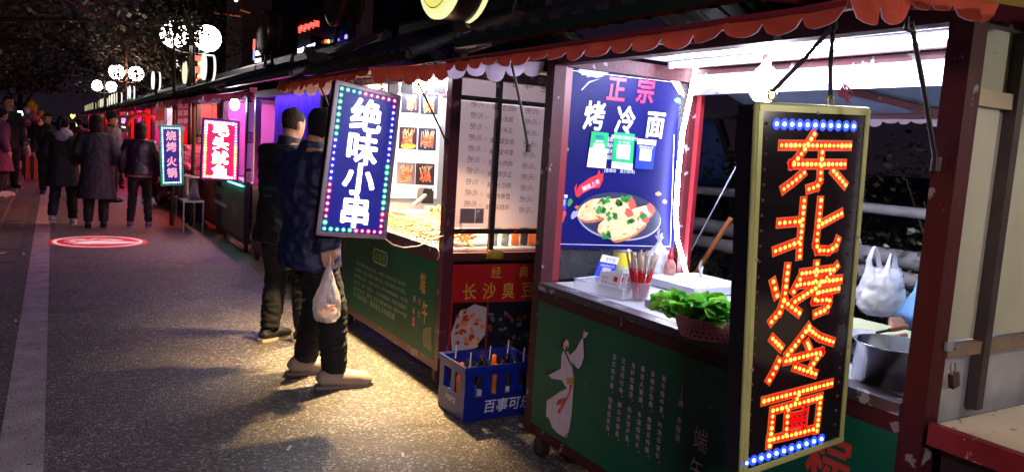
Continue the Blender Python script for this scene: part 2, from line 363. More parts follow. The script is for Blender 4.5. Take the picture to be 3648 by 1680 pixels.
def awning(t, y0, y1, cloth=None, lining=None, xf=1.6, zf=1.995, far=True, near=True, h=.085, sw=.115, hs=.1, nf=1, rods=True, zn=0):
    cloth = cloth or orange_cloth; lining = lining or lilac_cloth
    mb = MB(); n = 14
    for s, m in ((0, 0), (-.004, 1)):
        vs = []
        for i in range(n+1):
            y = y0+(y1-y0)*i/n; sag = -.012*math.sin(math.pi*i/n)-.006*abs(N.noise(V((y*4, 1, 0))))
            vs += [(xf, y, zf+s+sag), ((xf+2.2)/2, y, zf+.05+s+sag*1.4), (2.2, y, zf+.125+s)]
        mb.add(vs, [(i*3+j, (i+1)*3+j, (i+1)*3+j+1, i*3+j+1) for i in range(n) for j in (0, 1)], m, True)
    a = mb.build('awning', [cloth, lining], t)
    fringe_mb((xf-.004, y0, zf), (xf-.004, y1, zf), (-1, 0, 0), h, max(3, int((y1-y0)/sw)), .012, y0).build('fringe', [cloth, lining], a)
    if far: fringe_mb((xf, y1+.004, zf), (2.14, y1+.004, zf+.05), (0, 1, 0), hs, 5, .01, y1).build('fringe', [cloth, lining], a)
    if near: fringe_mb((xf, y0-.004, zf+zn), (2.2, y0-.004, zf+.09+zn), (0, -1, 0), hs, 6, .012, y0+3).build('fringe', [cloth, lining], a)
    if rods:
        mb = MB(); mb.tube([(xf, y0, zf-.012), (xf, y1, zf-.012)], .011)
        for y in (y0+.01, (y0+y1)/2, y1-.01): mb.tube([(xf, y, zf-.012), (2.15, y, zf+.06)], .01)
        mb.build('awning_frame', M('awning tube', '6f1f2a', .45), a)
    return a
def stay(a, b, lab, r=.007):
    mb = MB(); a = V(a); b = V(b); mb.tube([a, a*.5+b*.5+V((.01, 0, -.012)), b], r, 8); mb.tube([b+UZ*.02, b-UZ*.02], .014, 8)
    mb.tube([a+V((-.02, .0, .012)), a+V((-.02, 0, -.02)), a+V((.01, 0, -.02))], r*.9, 6)
    return mb
def quadmap(TL, TR, BR, BL):
    TL, TR, BR, BL = map(V, (TL, TR, BR, BL)); Nn = (TR-BL).cross(TL-BR).normalized()
    if Nn.y > 0: Nn = -Nn
    def f(s, t, o=0): return TL*(1-s)*t+TR*s*t+BR*s*(1-t)+BL*(1-s)*(1-t)+Nn*o
    return f, Nn
# ------------------------------------------------------------------ stall nearest the camera
S1 = thing('food_stall', 'white lit maroon food stall with green poem panel and dark blue poster', 'market stall', (2.15, 1.22, 0), 'food stalls along the road')
Y0, Y1 = 1.215, 3.335
frame(S1, Y0, Y1, M('dark maroon frame', '430f18', .6, spec=.3, nz=(5, .6, '2f0c14'), chips=(11, .365, '7d7680'), bump=(40, .15)))
MB().box(2.2, 3.12, Y0+.08, Y1-.08, 2.115, 2.13).build('ceiling', M('white ceiling sheet', 'cfcfda', .5, nz=(4, .4, 'b4b4c4')), S1)
mb = MB()
for x in (2.5, 2.92): mb.box(x, x+.04, Y0+.08, Y1-.08, 2.085, 2.113)
mb.build('ceiling_batten', maroon_in, S1)
MB().box(3.06, 3.078, Y0+.071, Y1-.071, 1.985, 2.06).build('back_valance', white, S1)
MB().box(3.055, 3.085, Y0+.071, Y1-.071, 1.955, 1.98).build('shutter_rail', alu, S1)
fp = MB().box(2.148, 2.168, Y0+.07, Y1-.07, .18, .83).build('front_panel', green_panel, S1)
# poem, title, robed figure printed on the front panel
XP = 2.1462
def fpt(px, py, k=0): return at(0, XP-k, px, py)
c3 = lambda x, y: (1800+x/1.7435, 1000+y/1.7435)
ink = M('pale pink ink', 'd7a9d0', .5); ink_w = M('off white ink', 'd9c9d8', .5, nz=(9, .5, 'c0adbf'))
mb = MB()
poem = ('端午临中夏，时清日复长。', '盐梅已佐鼎，曲糵且传觞。', '事古人留迹，年深缕积长。', '当轩知槿茂，向水觉芦香。', '亿兆同归寿，群公共保昌。', '忠贞如不替，贻厥后昆芳。')
tops = ((985, 605), (918, 575), (855, 545), (795, 522), (735, 497), (678, 470))
bots = ((945, 1095), (880, 1060), (818, 1030), (755, 990), (693, 960), (635, 925))
for s, a, b in zip(poem, tops, bots):
    A, B = fpt(*c3(*a)), fpt(*c3(*b)); pit = (A.z-B.z)/10.3
    for i, ch in enumerate(s):
        p = A+(B-A)*(i/10.3); text(mb, ch, p+(FR*.012+UZ*.008 if ch in '，。' else V((0, 0, 0))), FR, UZ, pit*.82, 0, .008)
A, B = fpt(*c3(1100, 660)), fpt(*c3(1072, 970))
for i, ch in enumerate('唐·李隆基'): text(mb, ch, A+(B-A)*(.32+.17*i), FR, UZ, .031, 0)
for k in (0, 1): mb.obox(A+(B-A)*(.02+.14*k), FR*.001, UZ*.019, UX*.0003)
text(mb, '端', fpt(*c3(1212, 985)), FR, UZ, .098, 0, -.005, .8); text(mb, '午', fpt(*c3(1188, 1170)), FR, UZ, .098, 0, -.005, .8)
mb.build('lettering', ink, fp)
red_ink = M('red ink', 'c23a3a', .5); mb = MB()
ftext(mb, '粽', fpt(2950, 1630), FR, UZ, .2, 0, .02, .85); ftext(mb, '香', fpt(3010, 1770), FR, UZ, .13, 0, .02, .75); mb.build('red_lettering', red_ink, fp)
figm = [ink_w, M('dark ink', '1d1418', .5), M('skin ink', 'd9b49c', .5), M('gold ink', 'b98a2e', .5), red_ink, M('grey ink', 'b9a7bb', .5)]
def pic(mb, pts, k, m): mb.poly([fpt(*c3(*p), k) for p in pts], m)
mb = MB()
pic(mb, [(350, 600), (425, 600), (424, 640), (420, 700), (412, 830), (395, 930), (372, 972), (320, 940), (290, 905), (270, 850), (253, 838), (258, 742), (300, 715), (335, 690), (385, 665)], .0004, 0)
pic(mb, [(362, 432), (392, 440), (405, 470), (425, 595), (420, 610), (355, 605), (345, 540), (350, 455)], .0007, 0)
pic(mb, [(397, 465), (440, 425), (472, 362), (483, 350), (490, 385), (490, 470), (470, 548), (447, 540), (412, 500)], .001, 0)
pic(mb, [(352, 540), (268, 585), (290, 605), (350, 615), (380, 662), (392, 640), (395, 600), (380, 520)], .001, 0)
pic(mb, [(483, 350), (495, 355), (497, 470), (482, 520), (468, 550), (455, 545), (474, 520), (488, 470)], .0014, 1)
pic(mb, [(268, 585), (240, 575), (252, 555), (290, 545), (330, 548), (300, 562)], .0014, 1)
pic(mb, [(362, 428), (374, 430), (400, 490), (414, 530), (408, 530), (385, 480)], .0014, 1)
pic(mb, [(384, 598), (424, 598), (426, 640), (382, 640)], .0014, 3)
pic(mb, [(400, 640), (418, 648), (402, 700), (372, 760), (338, 825), (322, 812), (350, 765), (312, 770), (330, 735), (380, 720), (396, 690)], .0015, 4)
pic(mb, [(352, 372), (372, 355), (392, 372), (396, 400), (385, 425), (370, 430), (358, 405)], .0014, 2)
pic(mb, [(345, 372), (355, 352), (380, 356), (372, 372), (362, 385), (362, 405), (352, 412), (336, 415), (330, 402), (342, 398)], .0018, 1)
pic(mb, [(392, 400), (408, 415), (398, 420)], .0018, 1); pic(mb, [(376, 402), (388, 404), (384, 430), (374, 428)], .0018, 1)
pic(mb, [(482, 348), (487, 318), (491, 300), (494, 318), (516, 318), (508, 338), (496, 354)], .0018, 2)
for a, b in (((300, 740), (280, 880)), ((360, 700), (330, 900)), ((400, 720), (370, 930)), ((370, 480), (385, 590)), ((440, 440), (430, 510))):
    p, q = fpt(*c3(*a), .0018), fpt(*c3(*b), .0018); mb.obox((p+q)/2, (q-p)/2, FR*.0012, UX*.0002, 5)
pic(mb, [(360, 965), (385, 935), (398, 930), (380, 974)], .0018, 3)
mb.build('robed_figure_print', figm, fp)
mb = MB()
for (x, y, dx, dy) in ((200, 150, 60, 60), (210, 140, 110, 20), (250, 130, 40, 60), (185, 170, 20, 130), (200, 200, -20, 60), (280, 140, 30, 70)):
    p, q = fpt(*c3(x, y)), fpt(*c3(x+dx, y+dy)); mb.poly([p, p*.5+q*.5+FR*.006, q, p*.5+q*.5-FR*.006])
mb.build('leaf_print', M('dark leaf ink', '0b2a1c', .6), fp)
# near side wall: cream boards, dark studs, aluminium rail, galvanised lower sheet
sw = MB().box(2.222, 3.2, Y0+.025, Y0+.04, 1.115, 2.02).build('side_panel', cream, S1)
MB().box(2.222, 3.2, Y0+.028, Y0+.042, .18, 1.07).build('lower_side_panel', galv, S1)
for x in (2.40, 2.86): MB().box(x, x+.035, Y0-.012, Y0+.024, .9, 2.02).build('stud', M('dark brown stud', '2f2628', .5, nz=(8, .6, '4a3f3f')), S1)
mb = MB(); mb.box(2.222, 2.399, Y0-.004, Y0+.024, 1.075, 1.112); mb.box(2.436, 2.859, Y0-.004, Y0+.024, 1.075, 1.112); mb.build('side_rail', M('worn side rail', '8d7d6d', .5, .3, nz=(9, .7, '5f5148')), S1)
mb = MB(); mb.box(2.222, 3.2, Y0+.0, Y0+.023, 1.80, 1.845); mb.build('top_side_rail', M('cream rail', '9a8f78', .6), S1)
# padlock hanging on the post
pl = thing('padlock', 'rusty brown padlock hanging from the hasp on the maroon corner post', 'padlock', at(1, Y0-.012, 3400, 1340))
c = at(1, Y0-.014, 3398, 1352); mb = MB()
U_ = (UX*.9+UZ*.25).normalized(); W_ = (UZ-UX*.3).normalized()
mb.obox(c, U_*.016, W_*.022, UY*.008); mb.build('body', rust, pl)
k = at(1, Y0-.014, 3385, 1290); mb = MB()
mb.tube([c+W_*.02-U_*.01, c+W_*.05-U_*.012, c+W_*.062, c+W_*.05+U_*.012, c+W_*.02+U_*.01], .0035, 8); mb.build('shackle', steel, pl)
mb = MB(); mb.box(2.20, 2.235, Y0-.01, Y0-.002, 1.10, 1.125); mb.tube([(2.232, Y0-.018, 1.112), (2.245, Y0-.014, 1.105), (2.24, Y0-.004, 1.10)], .003); mb.build('hasp', galv, S1)
# inner frame of the far end: red inner post, glass pane
MB().box(2.222, 2.262, Y1-.066, Y1-.03, .93, 2.02).build('inner_post', maroon_in, S1)
MB().box(3.12, 3.148, Y1-.105, Y1-.072, .925, 2.02).build('back_inner_post', maroon_in, S1)
mb = MB(); mb.box(2.2225, 2.25, Y1-.028, Y1-.012, .93, 2.02); mb.build('glass_trim', alu, S1)
MB().box(2.263, 3.08, Y1-.034, Y1-.030, .93, 2.02).build('glass_pane', clear('side glass', 'dfe6f5', .03, .05), S1)
awning(S1, 1.2, 3.35, h=.064, sw=.125, zn=.035)
roof_tiles(S1, 1.15, 3.42)
# back awning with pale scallops and brace
mb = MB()
for s, m in ((0, 0), (-.004, 1)): mb.add([(3.155, Y0, 2.09+s), (3.155, Y1, 2.09+s), (3.72, Y1, 1.895+s), (3.72, Y0, 1.895+s)], [(0, 1, 2, 3)], m)
ba = mb.build('back_awning', [tile, M('blue grey underside', '6b7690', .6, nz=(6, .8, '59607c'))], S1)
fringe_mb((3.722, Y0, 1.90), (3.722, Y1, 1.90), (1, 0, 0), .06, 26, .004, 2).build('fringe', [white, lilac_cloth], ba)
mb = MB(); mb.bar((3.17, 2.72, 2.05), (3.70, 2.12, 1.875), .05, .03); mb.box(3.69, 3.72, Y0, Y1, 1.87, 1.893); mb.build('brace', maroon, ba)
o = stay((1.93, 1.255, 1.99), (2.12, 1.255, 1.63), '').build('stay_rod', darkmetal, S1)
o = stay(at(1, 3.325, 1815, 190), at(1, 3.325, 1882, 528), '').build('stay_rod', darkmetal, S1)
# lamps under the near stall's roof
tubeL = glow('white led tube', (.74, .78, 1), 140)
def tube_lamp(x, y0, y1, z, lab):
    t = thing('tube_lamp', lab, 'tube lamp', (x, y0, z), 'tube lamps under the nearest stall roof')
    MB().tube([(x, y0+.02, z), (x, y1-.02, z)], .011, 10).build('tube', tubeL, t)
    mb = MB(); mb.box(x-.015, x+.015, y0, y1, z+.0135, z+.022); mb.box(x-.014, x+.014, y0, y0+.018, z-.013, z+.0135); mb.box(x-.014, x+.014, y1-.018, y1, z-.013, z+.0135); mb.build('holder', white, t)
tube_lamp(2.72, 1.5, 2.5, 2.088, 'bright white tube lamp running above the steel pot and sign')
tube_lamp(2.84, 2.2, 3.2, 2.088, 'bright white tube lamp running above the poster end')
bl = thing('light_bulb', 'large glowing white bulb hanging left of the red lettered sign', 'bulb', (2.56, 2.29, 1.85))
MB().rings([(0, 0, 1.853, .004, .004), (0, 0, 1.862, .034, .034), (0, 0, 1.888, .054, .054), (0, 0, 1.92, .059, .059), (0, 0, 1.955, .053, .053), (0, 0, 1.99, .038, .038), (0, 0, 2.005, .022, .022)], 20, 0, True, V((2.56, 2.29, 0))).build('globe', glow('bulb glass', (.85, .88, 1), 70), bl)
mb = MB(); mb.lathe([(.02, 2.003), (.02, 2.045), (.014, 2.055)], (2.56, 2.29, 0), 14); mb.tube([(2.56, 2.29, 2.045), (2.562, 2.295, 2.08), (2.57, 2.29, 2.114)], .004); mb.build('socket', white, bl)
ls = MB(); pts = [at(1, 3.24, *p) for p in ((2484, 215), (2462, 330), (2432, 470), (2416, 620), (2408, 760), (2412, 850), (2432, 920), (2452, 1000))]
ls.tube(pts, .012, 8); tag(ls.build('led_strip', glow('led strip glow', (.9, .92, 1), 26), org=pts[-1]), 'white glowing LED strip hanging down beside the dark blue poster', 'LED strip')
# ------------------------------------------------------------------ poster in the near stall
YP = 3.292
po = thing('poster', 'dark blue cold noodle poster with a plate of rolled pancakes', 'poster', at(1, YP, 2180, 885))
navy = M('navy print', '0c0d58', .45, spec=.12, nz=(3, .7, '08093c'))
pq = lambda px, py, k=0: at(1, YP-.002-k, px, py)
MB().slab([at(1, YP, *p) for p in ((2010, 240), (2040, 205), (2385, 275), (2420, 320), (2398, 893), (1963, 884))], UY*.002).build('sheet', [navy], po)
MB().slab([at(1, YP-.004, *p) for p in ((2012, 246), (2045, 180), (2400, 256), (2388, 282), (2050, 222))], UY*-.0015).build('top_tape', M('glossy white tape', 'd9dbe8', .2), po)
MB().slab([at(1, YP-.004, *p) for p in ((2384, 280), (2398, 262), (2425, 300), (2438, 345), (2418, 335))], UY*-.0015).build('peeled_corner', white, po)
mb = MB()
for a, b in (((1975, 868), (2020, 250)), ((1975, 868), (2388, 878)), ((2022, 250), (2392, 292)), ((2388, 878), (2402, 480))):
    p, q = pq(*a, .0005), pq(*b, .0005); mb.obox((p+q)/2, (q-p)/2, (q-p).cross(UY).normalized()*.0016, UY*.0002, 1)
ftext(mb, '正', pq(2197, 318, .001), UX, UZ, .142, 0, .024, .9, .08, 6); ftext(mb, '宗', pq(2300, 323, .001), UX, UZ, .142, 0, .024, .9, .08, 6)
for ch, x, y in (('烤', 2118, 412), ('冷', 2228, 428), ('面', 2335, 446)): ftext(mb, ch, pq(x, y, .001), UX, UZ, .158, 1, .026, .86, .08, 6)
for i, s in enumerate(('香肠烤冷面', '鸡排烤冷面', '里脊烤冷面', '加蛋烤冷面')): text(mb, s, pq(2195, 498+21*i, .001), UX, UZ, .028, 1, .01)
text(mb, '(香辣味    奥尔良味)', pq(2208, 610, .001), UX, UZ, .024, 1, .008)
mb.build('lettering', [M('poster red', 'd6284d', .4, emit=('d6284d', .1)), M('poster white', 'e8e6f2', .35)], po)  # red print brightened by a faint glow in its material
fl = [(2052, 700), (2046, 670), (2056, 652), (2052, 682), (2064, 660), (2100, 634), (2128, 622), (2134, 604), (2140, 622), (2150, 612), (2148, 640), (2136, 668), (2108, 672), (2074, 690), (2062, 702)]
mb = MB().poly([pq(*p, .001) for p in fl], 0)
a_, b_ = pq(2075, 674), pq(2133, 645); dU = (b_-a_).normalized(); text(mb, '美味上市', (a_+b_)/2+UY*-.0025, dU, (UZ-dU*dU.z).normalized(), .03, 1, .02)
mb.build('red_banner_print', [M('banner red', 'c8222c', .4), MATS['poster white']], po)
def ell(c, rx, ry, n=30, rot=0, jag=0):
    return [(c[0]+(rx*math.cos(a)*math.cos(rot)-ry*math.sin(a)*math.sin(rot))*(1+jag*random.uniform(-1, 1)), c[1]+(rx*math.cos(a)*math.sin(rot)+ry*math.sin(a)*math.cos(rot))*(1+jag*random.uniform(-1, 1))) for a in [2*math.pi*i/n for i in range(n)]]
mb = MB(); food = [M('plate print', '232b4a', .4, nz=(9, .5, '151b36')), M('pancake print', 'd8b172', .5, nz=(26, .9, 'efdcae'), chips=(34, .37, 'a85f2c')), M('pancake edge print', 'a8502e', .5, nz=(40, .7, 'd88a4e')), M('coriander print', '2f8f3c', .5, nz=(60, .7, '176a2a')), M('plate rim print', '9fa3c0', .4), M('ham print', 'c9473d', .5)]
mb.poly([pq(*p, .001) for p in ell((2205, 772), 150, 84, 40, .12)], 4); mb.poly([pq(*p, .0012) for p in ell((2206, 768), 148, 82, 40, .12)], 0)
for k, (c, rx, ry, rot) in enumerate((((2120, 745), 66, 36, -.35), ((2190, 740), 74, 34, -.2), ((2262, 770), 74, 26, -.45), ((2190, 790), 70, 28, -.5), ((2240, 808), 76, 30, -.55))):
    mb.poly([pq(*p, .0015+k*.0006) for p in ell((c[0]+3, c[1]+8), rx, ry, 26, rot, .03)], 2); mb.poly([pq(*p, .0018+k*.0006) for p in ell(c, rx, ry, 26, rot, .04)], 1)
    e = (c[0]+rx*.85*math.cos(rot), c[1]+rx*.85*math.sin(rot)); mb.poly([pq(*p, .002+k*.0006) for p in ell(e, 13, ry*.8, 14, rot, .1)], 5)
for c in ((2145, 745), (2215, 720), (2180, 770), (2250, 780), (2165, 840), (2290, 772), (2160, 712), (2230, 705)):
    for k in range(5): mb.poly([pq(*p, .0055) for p in ell((c[0]+random.uniform(-16, 16), c[1]+random.uniform(-10, 10)), 10, 7, 9, random.random()*3, .35)], 3)
mb.build('food_print', food, po)
mb = MB()
for c, rx, ry, m in (((2005, 772), 9, 22, 5), ((2046, 765), 9, 16, 4), ((2018, 533), 8, 10, 3), ((2415, 358), 14, 9, 3), ((1992, 590), 9, 18, 3), ((2345, 690), 9, 9, 2), ((2368, 718), 8, 8, 2), ((2060, 740), 12, 8, 2), ((2030, 720), 8, 14, 3)):
    mb.poly([pq(*p, .001) for p in ell(c, rx, ry, 10, .4, .25)], m)
mb.poly([pq(*p, .001) for p in ell((2110, 260), 52, 16, 24, .1, .3)], 4); mb.poly([pq(*p, .0012) for p in ((2070, 320), (2098, 290), (2140, 280), (2100, 296), (2074, 322))], 4)
mb.build('garnish_print', food, po)
# payment cards stuck over the poster (their codes are left blank)
card_g, card_w, card_b = M('card green', '12a05c', .35), M('card white', 'e6e8ee', .35), M('card blue', '2036b8', .35)
def card(corners, base, lab, hdr, lines, band=None):
    f, nn = quadmap(*[at(1, YP-.008, *p) for p in corners]); t = thing('payment_card', lab, 'payment card', f(.5, 0), 'payment cards on the poster')
    MB().slab([f(0, 0), f(1, 0), f(1, 1), f(0, 1)], UY*.002).build('card', base, t)
    mb = MB(); R = lambda a, b, c, d, m, o: mb.poly([f(a, b, o), f(c, b, o), f(c, d, o), f(a, d, o)], m)
    R(.18, .28, .82, .68, 0, .001); U = (f(1, .5)-f(0, .5)).normalized(); W = (f(.5, 1)-f(.5, 0)).normalized(); wd = (f(1, .5)-f(0, .5)).length
    if band: R(0, band[0], 1, band[1], band[2], .0006)
    R(.2, .3, .8, .66, 3, .0014)
    text(mb, hdr, f(.5, .87, .0016), U, W, wd*.16, 4 if band and band[1] == 1 else 0, .01); text(mb, lines, f(.5, .74, .0016), U, W, wd*.11, 0, .01); text(mb, '微信支付' if base is card_g else '', f(.55, .1, .0016), U, W, wd*.13, 1, .01) if base is card_g else None
    mb.build('print', [card_w, card_g, M('card pale', 'a9d9b8', .4), M('blank code field', 'b8bac0', .5), card_b], t)
card(((2108, 468), (2168, 474), (2158, 600), (2091, 594)), card_w, 'white and green sheet stuck at the left of the three payment cards', '收款码', '推荐使用', (.55, 1, 1))
card(((2189, 470), (2262, 478), (2252, 606), (2178, 598)), card_g, 'green payment card in the middle of the three on the poster', '推荐使用微信支付', '扫一扫付款', (0, .18, 0))
card(((2271, 494), (2338, 500), (2326, 604), (2262, 600)), card_b, 'blue topped payment card at the right of the three on the poster', '支付宝', '推荐使用支付宝', (.82, 1, 0))
card(((1986, 690), (2022, 694), (2016, 748), (1982, 745)), card_b, 'small blue payment card alone at the poster left edge', '支付宝', '扫码', (.8, 1, 0))
# ------------------------------------------------------------------ goods on the near counter (top z = .925)
ZC = .926
def onc(px, py, z=ZC): return at(2, z, px, py)
# colander with lettuce
cc = onc(2520, 1195); t = thing('colander', 'pink plastic colander full of lettuce on the near stall counter', 'colander', cc)
pinkp = M('pink plastic', 'f0a4ae', .35, trans=.5)
MB().lathe([(.001, 0), (.105, 0), (.112, .01), (.135, .078), (.142, .084), (.136, .084), (.129, .076), (.106, .012), (.001, .008)], cc, 32, 0, 'z', True).build('bowl', pinkp, t)
mb = MB()
for row, (z, r) in enumerate(((.018, .1155), (.034, .1215))):
    for j in range(34):
        a = 2*math.pi*(j+.5*row)/34; d = V((math.cos(a), math.sin(a), -.3)).normalized(); p = cc+V((math.cos(a)*r, math.sin(a)*r, z)); u = d.cross(UZ).normalized(); v = u.cross(d)
        mb.poly([p+d*.0012+(u*math.cos(b)+v*math.sin(b))*.0042 for b in [k*math.pi/4 for k in range(8)]])
mb.build('hole_pattern', M('hole dark', '2a1216', .9), t)
def leaves(mb, c, n, rad, h, size, seed=1):
    rg = random.Random(seed)
    for i in range(n):
        a = rg.random()*6.28; r = rad*math.sqrt(rg.random()); p = V(c)+V((r*math.cos(a), r*math.sin(a), h*(1-(r/rad)**2*.7)*rg.uniform(.3, 1)))
        d = V((math.cos(a)*.6+rg.uniform(-.6, .6), math.sin(a)*.6+rg.uniform(-.6, .6), rg.uniform(-.3, 1))).normalized(); u = d.cross(V((rg.random(), rg.random(), rg.random()))).normalized(); q = u.cross(d)
        s = size*rg.uniform(.6, 1.3); vs = []
        for k in range(4):
            tt = k/3; wd = s*.5*math.sin(math.pi*(.12+.8*tt))
            for e in (-1, 0, 1): vs.append(p+d*s*tt+u*wd*e+q*(abs(e)*.25*s*.3-.35*s*tt*tt+.04*s*math.sin(9*tt+e*2+i)))
        mb.add(vs, [(k*3+e, k*3+e+1, k*3+e+4, k*3+e+3) for k in range(3) for e in (0, 1)], i % 3, True)
lm = [M('lettuce', '6cb83a', .45, trans=.4), M('lettuce light', 'a3dc62', .45, trans=.4), M('lettuce dark', '43902c', .5, trans=.4)]
mb = MB(); leaves(mb, cc+UZ*.07, 400, .105, .045, .042, 3); leaves(mb, cc+V((-.10, .10, .085)), 120, .05, .05, .045, 4); leaves(mb, cc+V((-.03, -.02, .10)), 120, .06, .05, .045, 5); tag(mb.build('lettuce', lm, org=cc+UZ*.06), 'heap of green lettuce leaves in the pink colander', 'lettuce')
# dish with sliced ham and herbs beside it
hp = onc(2385, 1100); t = thing('tray', 'shallow steel tray with ham slices and herbs behind the colander', 'tray', hp)
mb = MB(); mb.box(hp.x-.07, hp.x+.13, hp.y-.1, hp.y+.09, ZC, ZC+.006)
for a in ((-.07, .13, -.1, -.094), (-.07, .13, .084, .09), (-.07, -.064, -.094, .084), (.124, .13, -.094, .084)): mb.box(hp.x+a[0], hp.x+a[1], hp.y+a[2], hp.y+a[3], ZC+.006, ZC+.03)
mb.build('dish', steel, t)
mb = MB()
for k in range(9): mb.lathe([(.001, 0), (.022, .001), (.022, .004), (.001, .005)], hp+V((.0+.03*(k % 3), -.05+.025*(k//3), .008+.004*k)), 14)
tag(mb.build('ham_slices', M('ham', 'd98a83', .5), org=hp+UZ*.008), 'pink ham slices lying on the shallow tray', 'ham')
mb = MB(); leaves(mb, hp+V((-.03, -.07, .008)), 40, .035, .012, .03, 8); tag(mb.build('chopped_herbs', lm, org=hp+V((-.03, -.07, .008))), 'little pile of chopped green herbs beside the ham slices', 'herbs')
# cup of wrapped chopsticks
cu = onc(2278, 1068); t = thing('plastic_cup', 'clear plastic cup holding red and white wrapped chopsticks', 'cup', cu)
MB().lathe([(.001, .001), (.036, .001), (.046, .085), (.049, .088), (.0455, .088), (.0345, .004), (.001, .003)], cu, 24, 0, 'z', True).build('cup', clear('cup plastic', 'f2f2fa', .28, .2), t)
cw, crd = M('chopstick wrap', 'd9c6b8', .4, trans=.2), M('wrap red', 'c3202c', .4)
for k in range(20):
    a = k*2.4; r = .004+.028*math.sqrt(k/20); b0 = cu+V((math.cos(a)*r*.8, math.sin(a)*r*.8, .006)); d = V((math.cos(a)*r*7.2+(.05 if k % 2 else -.05), math.sin(a)*r*6, .85)).normalized(); L = .205+.012*(k % 3)
    u = d.cross(V((math.sin(k), math.cos(k), .1))).normalized(); v = u.cross(d)
    mb = MB(); mb.obox(b0+d*L*.33, d*L*.33, u*.0065, v*.0022, 1); mb.obox(b0+d*L*.83, d*L*.17, u*.0066, v*.0023, 0); mb.obox(b0+d*L*.8, d*L*.2, u*.0025, v*.0028, 0)
    tag(mb.build('wrapped_chopsticks', [cw, crd], org=b0), 'red and white wrapped chopsticks standing in the plastic cup', 'chopsticks', 'chopsticks in the cup')
# clear tub with paper packets
tp = onc(2150, 1060); U = (onc(2305, 1075)-onc(2150, 1040)).normalized(); W = UZ.cross(U)
t = thing('clear_tub', 'clear rectangular tub with white paper packets at the counter edge', 'tub', tp)
mb = MB(); L_, D_, H_ = .15, .08, .05; c0 = onc(2165, 1042)
for o_, a, b, cdim in ((UZ*.002, U*L_, W*D_, UZ*.002), (U*L_+UZ*H_/2, U*.0015, W*D_, UZ*H_/2), (-U*L_+UZ*H_/2, U*.0015, W*D_, UZ*H_/2), (W*D_+UZ*H_/2, U*(L_-.002), W*.0015, UZ*H_/2), (-W*D_+UZ*H_/2, U*(L_-.002), W*.0015, UZ*H_/2)): mb.obox(c0+o_, a, b, cdim)
mb.build('tub', clear('tub plastic', 'eef0fa', .3, .15), t)
mb = MB()
for a, b in ((-1, 0), (1, 0), (0, -1), (0, 1)): mb.obox(c0+U*L_*a+W*D_*b+UZ*(H_+.002), (U*.004 if a else U*(L_+.004)), (W*.004 if b else W*(D_-.004)), UZ*.002)
mb.build('rim', M('tub rim', 'dfe2ee', .2, trans=.3), t)
for k in range(3):
    b = c0+U*(.03+.012*k)+W*(-.045+.03*k)+UZ*.006; mb = MB(); nrm = (W*-1+UZ*.25).normalized(); u2 = U; v2 = (UZ+W*.25).normalized()
    mb.obox(b+v2*.05, u2*.066, v2*.052, nrm*.004, 0)
    for i, ch in enumerate(('纸巾', '香辣', '小吃')): text(mb, ch, b+v2*(.075-.022*i)-u2*.03+nrm*.0045, u2, v2, .018, 1)
    mb.obox(b+v2*.075+u2*.035+nrm*.0042, u2*.012, v2*.012, nrm*.0004, 2); mb.obox(b+v2*.03+u2*.02+nrm*.0042, u2*.03, v2*.0015, nrm*.0004, 1); mb.obox(b+v2*.05+u2*.02+nrm*.0042, u2*.03, v2*.0015, nrm*.0004, 1)
    tag(mb.build('paper_packet', [M('packet paper', 'dcdce2', .6), M('packet ink', '8d6a76', .6), crd], org=b), 'white printed paper packet standing in the clear tub', 'paper packet', 'paper packets in the clear tub')
# blue payment stand, yellow canister, green card
bs = at(2, ZC, 2155, 1000); t = thing('payment_stand', 'leaning blue payment sign in front of the yellow canister', 'payment sign', bs)
f, nn = quadmap(*[at(1, bs.y, *p) for p in ((2146, 905), (2206, 918), (2178, 1002), (2112, 995))]); f0 = f
MB().slab([f(0, 0), f(1, 0), f(1, 1), f(0, 1)], UY*.006).build('board', card_b, t)
mb = MB(); R = lambda a, b, c, d, m, o: mb.poly([f(a, b, o), f(c, b, o), f(c, d, o), f(a, d, o)], m)
R(0, .72, 1, 1, 0, .001); R(.28, .1, .76, .52, 1, .001); U = (f(1, .5)-f(0, .5)).normalized(); W = (f(.5, 1)-f(.5, 0)).normalized()
text(mb, '支付宝', f(.55, .86, .002), U, W, .024, 2); text(mb, '推荐使用支付宝', f(.5, .6, .002), U, W, .014, 0); mb.build('print', [card_w, MATS['blank code field'], card_b], t)
yc = at(2, ZC, 2210, 990)+V((.05, .06, 0)); t = thing('canister', 'yellow plastic canister with white lid behind the blue payment sign', 'canister', yc)
MB().lathe([(.001, 0), (.046, 0), (.05, .01), (.05, .13), (.046, .14), (.001, .141)], yc, 24).build('body', M('yellow plastic', 'e0cf1c', .35), t)
MB().lathe([(.001, .141), (.052, .141), (.052, .16), (.045, .165), (.001, .165)], yc, 24).build('lid', white, t)
MB().lathe([(.0508, .0), (.0508, .045)], yc+UZ*.012, 24, 0, 'z', True).build('label', M('canister label', 'd8d8c8', .5, nz=(40, .8, '9a9a88')), t)
gp = at(2, ZC, 2225, 985); mb = MB(); f, nn = quadmap(*[at(1, gp.y-.015, *p) for p in ((2228, 932), (2246, 936), (2228, 1000), (2198, 994))])
mb.slab([f(0, 0), f(1, 0), f(1, 1), f(0, 1)], UY*.004, 0); mb.poly([f(.25, .3, .001), f(.75, .3, .001), f(.75, .7, .001), f(.25, .7, .001)], 1)
tag(mb.build('green_card', [card_g, MATS['blank code field']], org=gp), 'narrow green card leaning between the blue sign and the chopsticks', 'card')
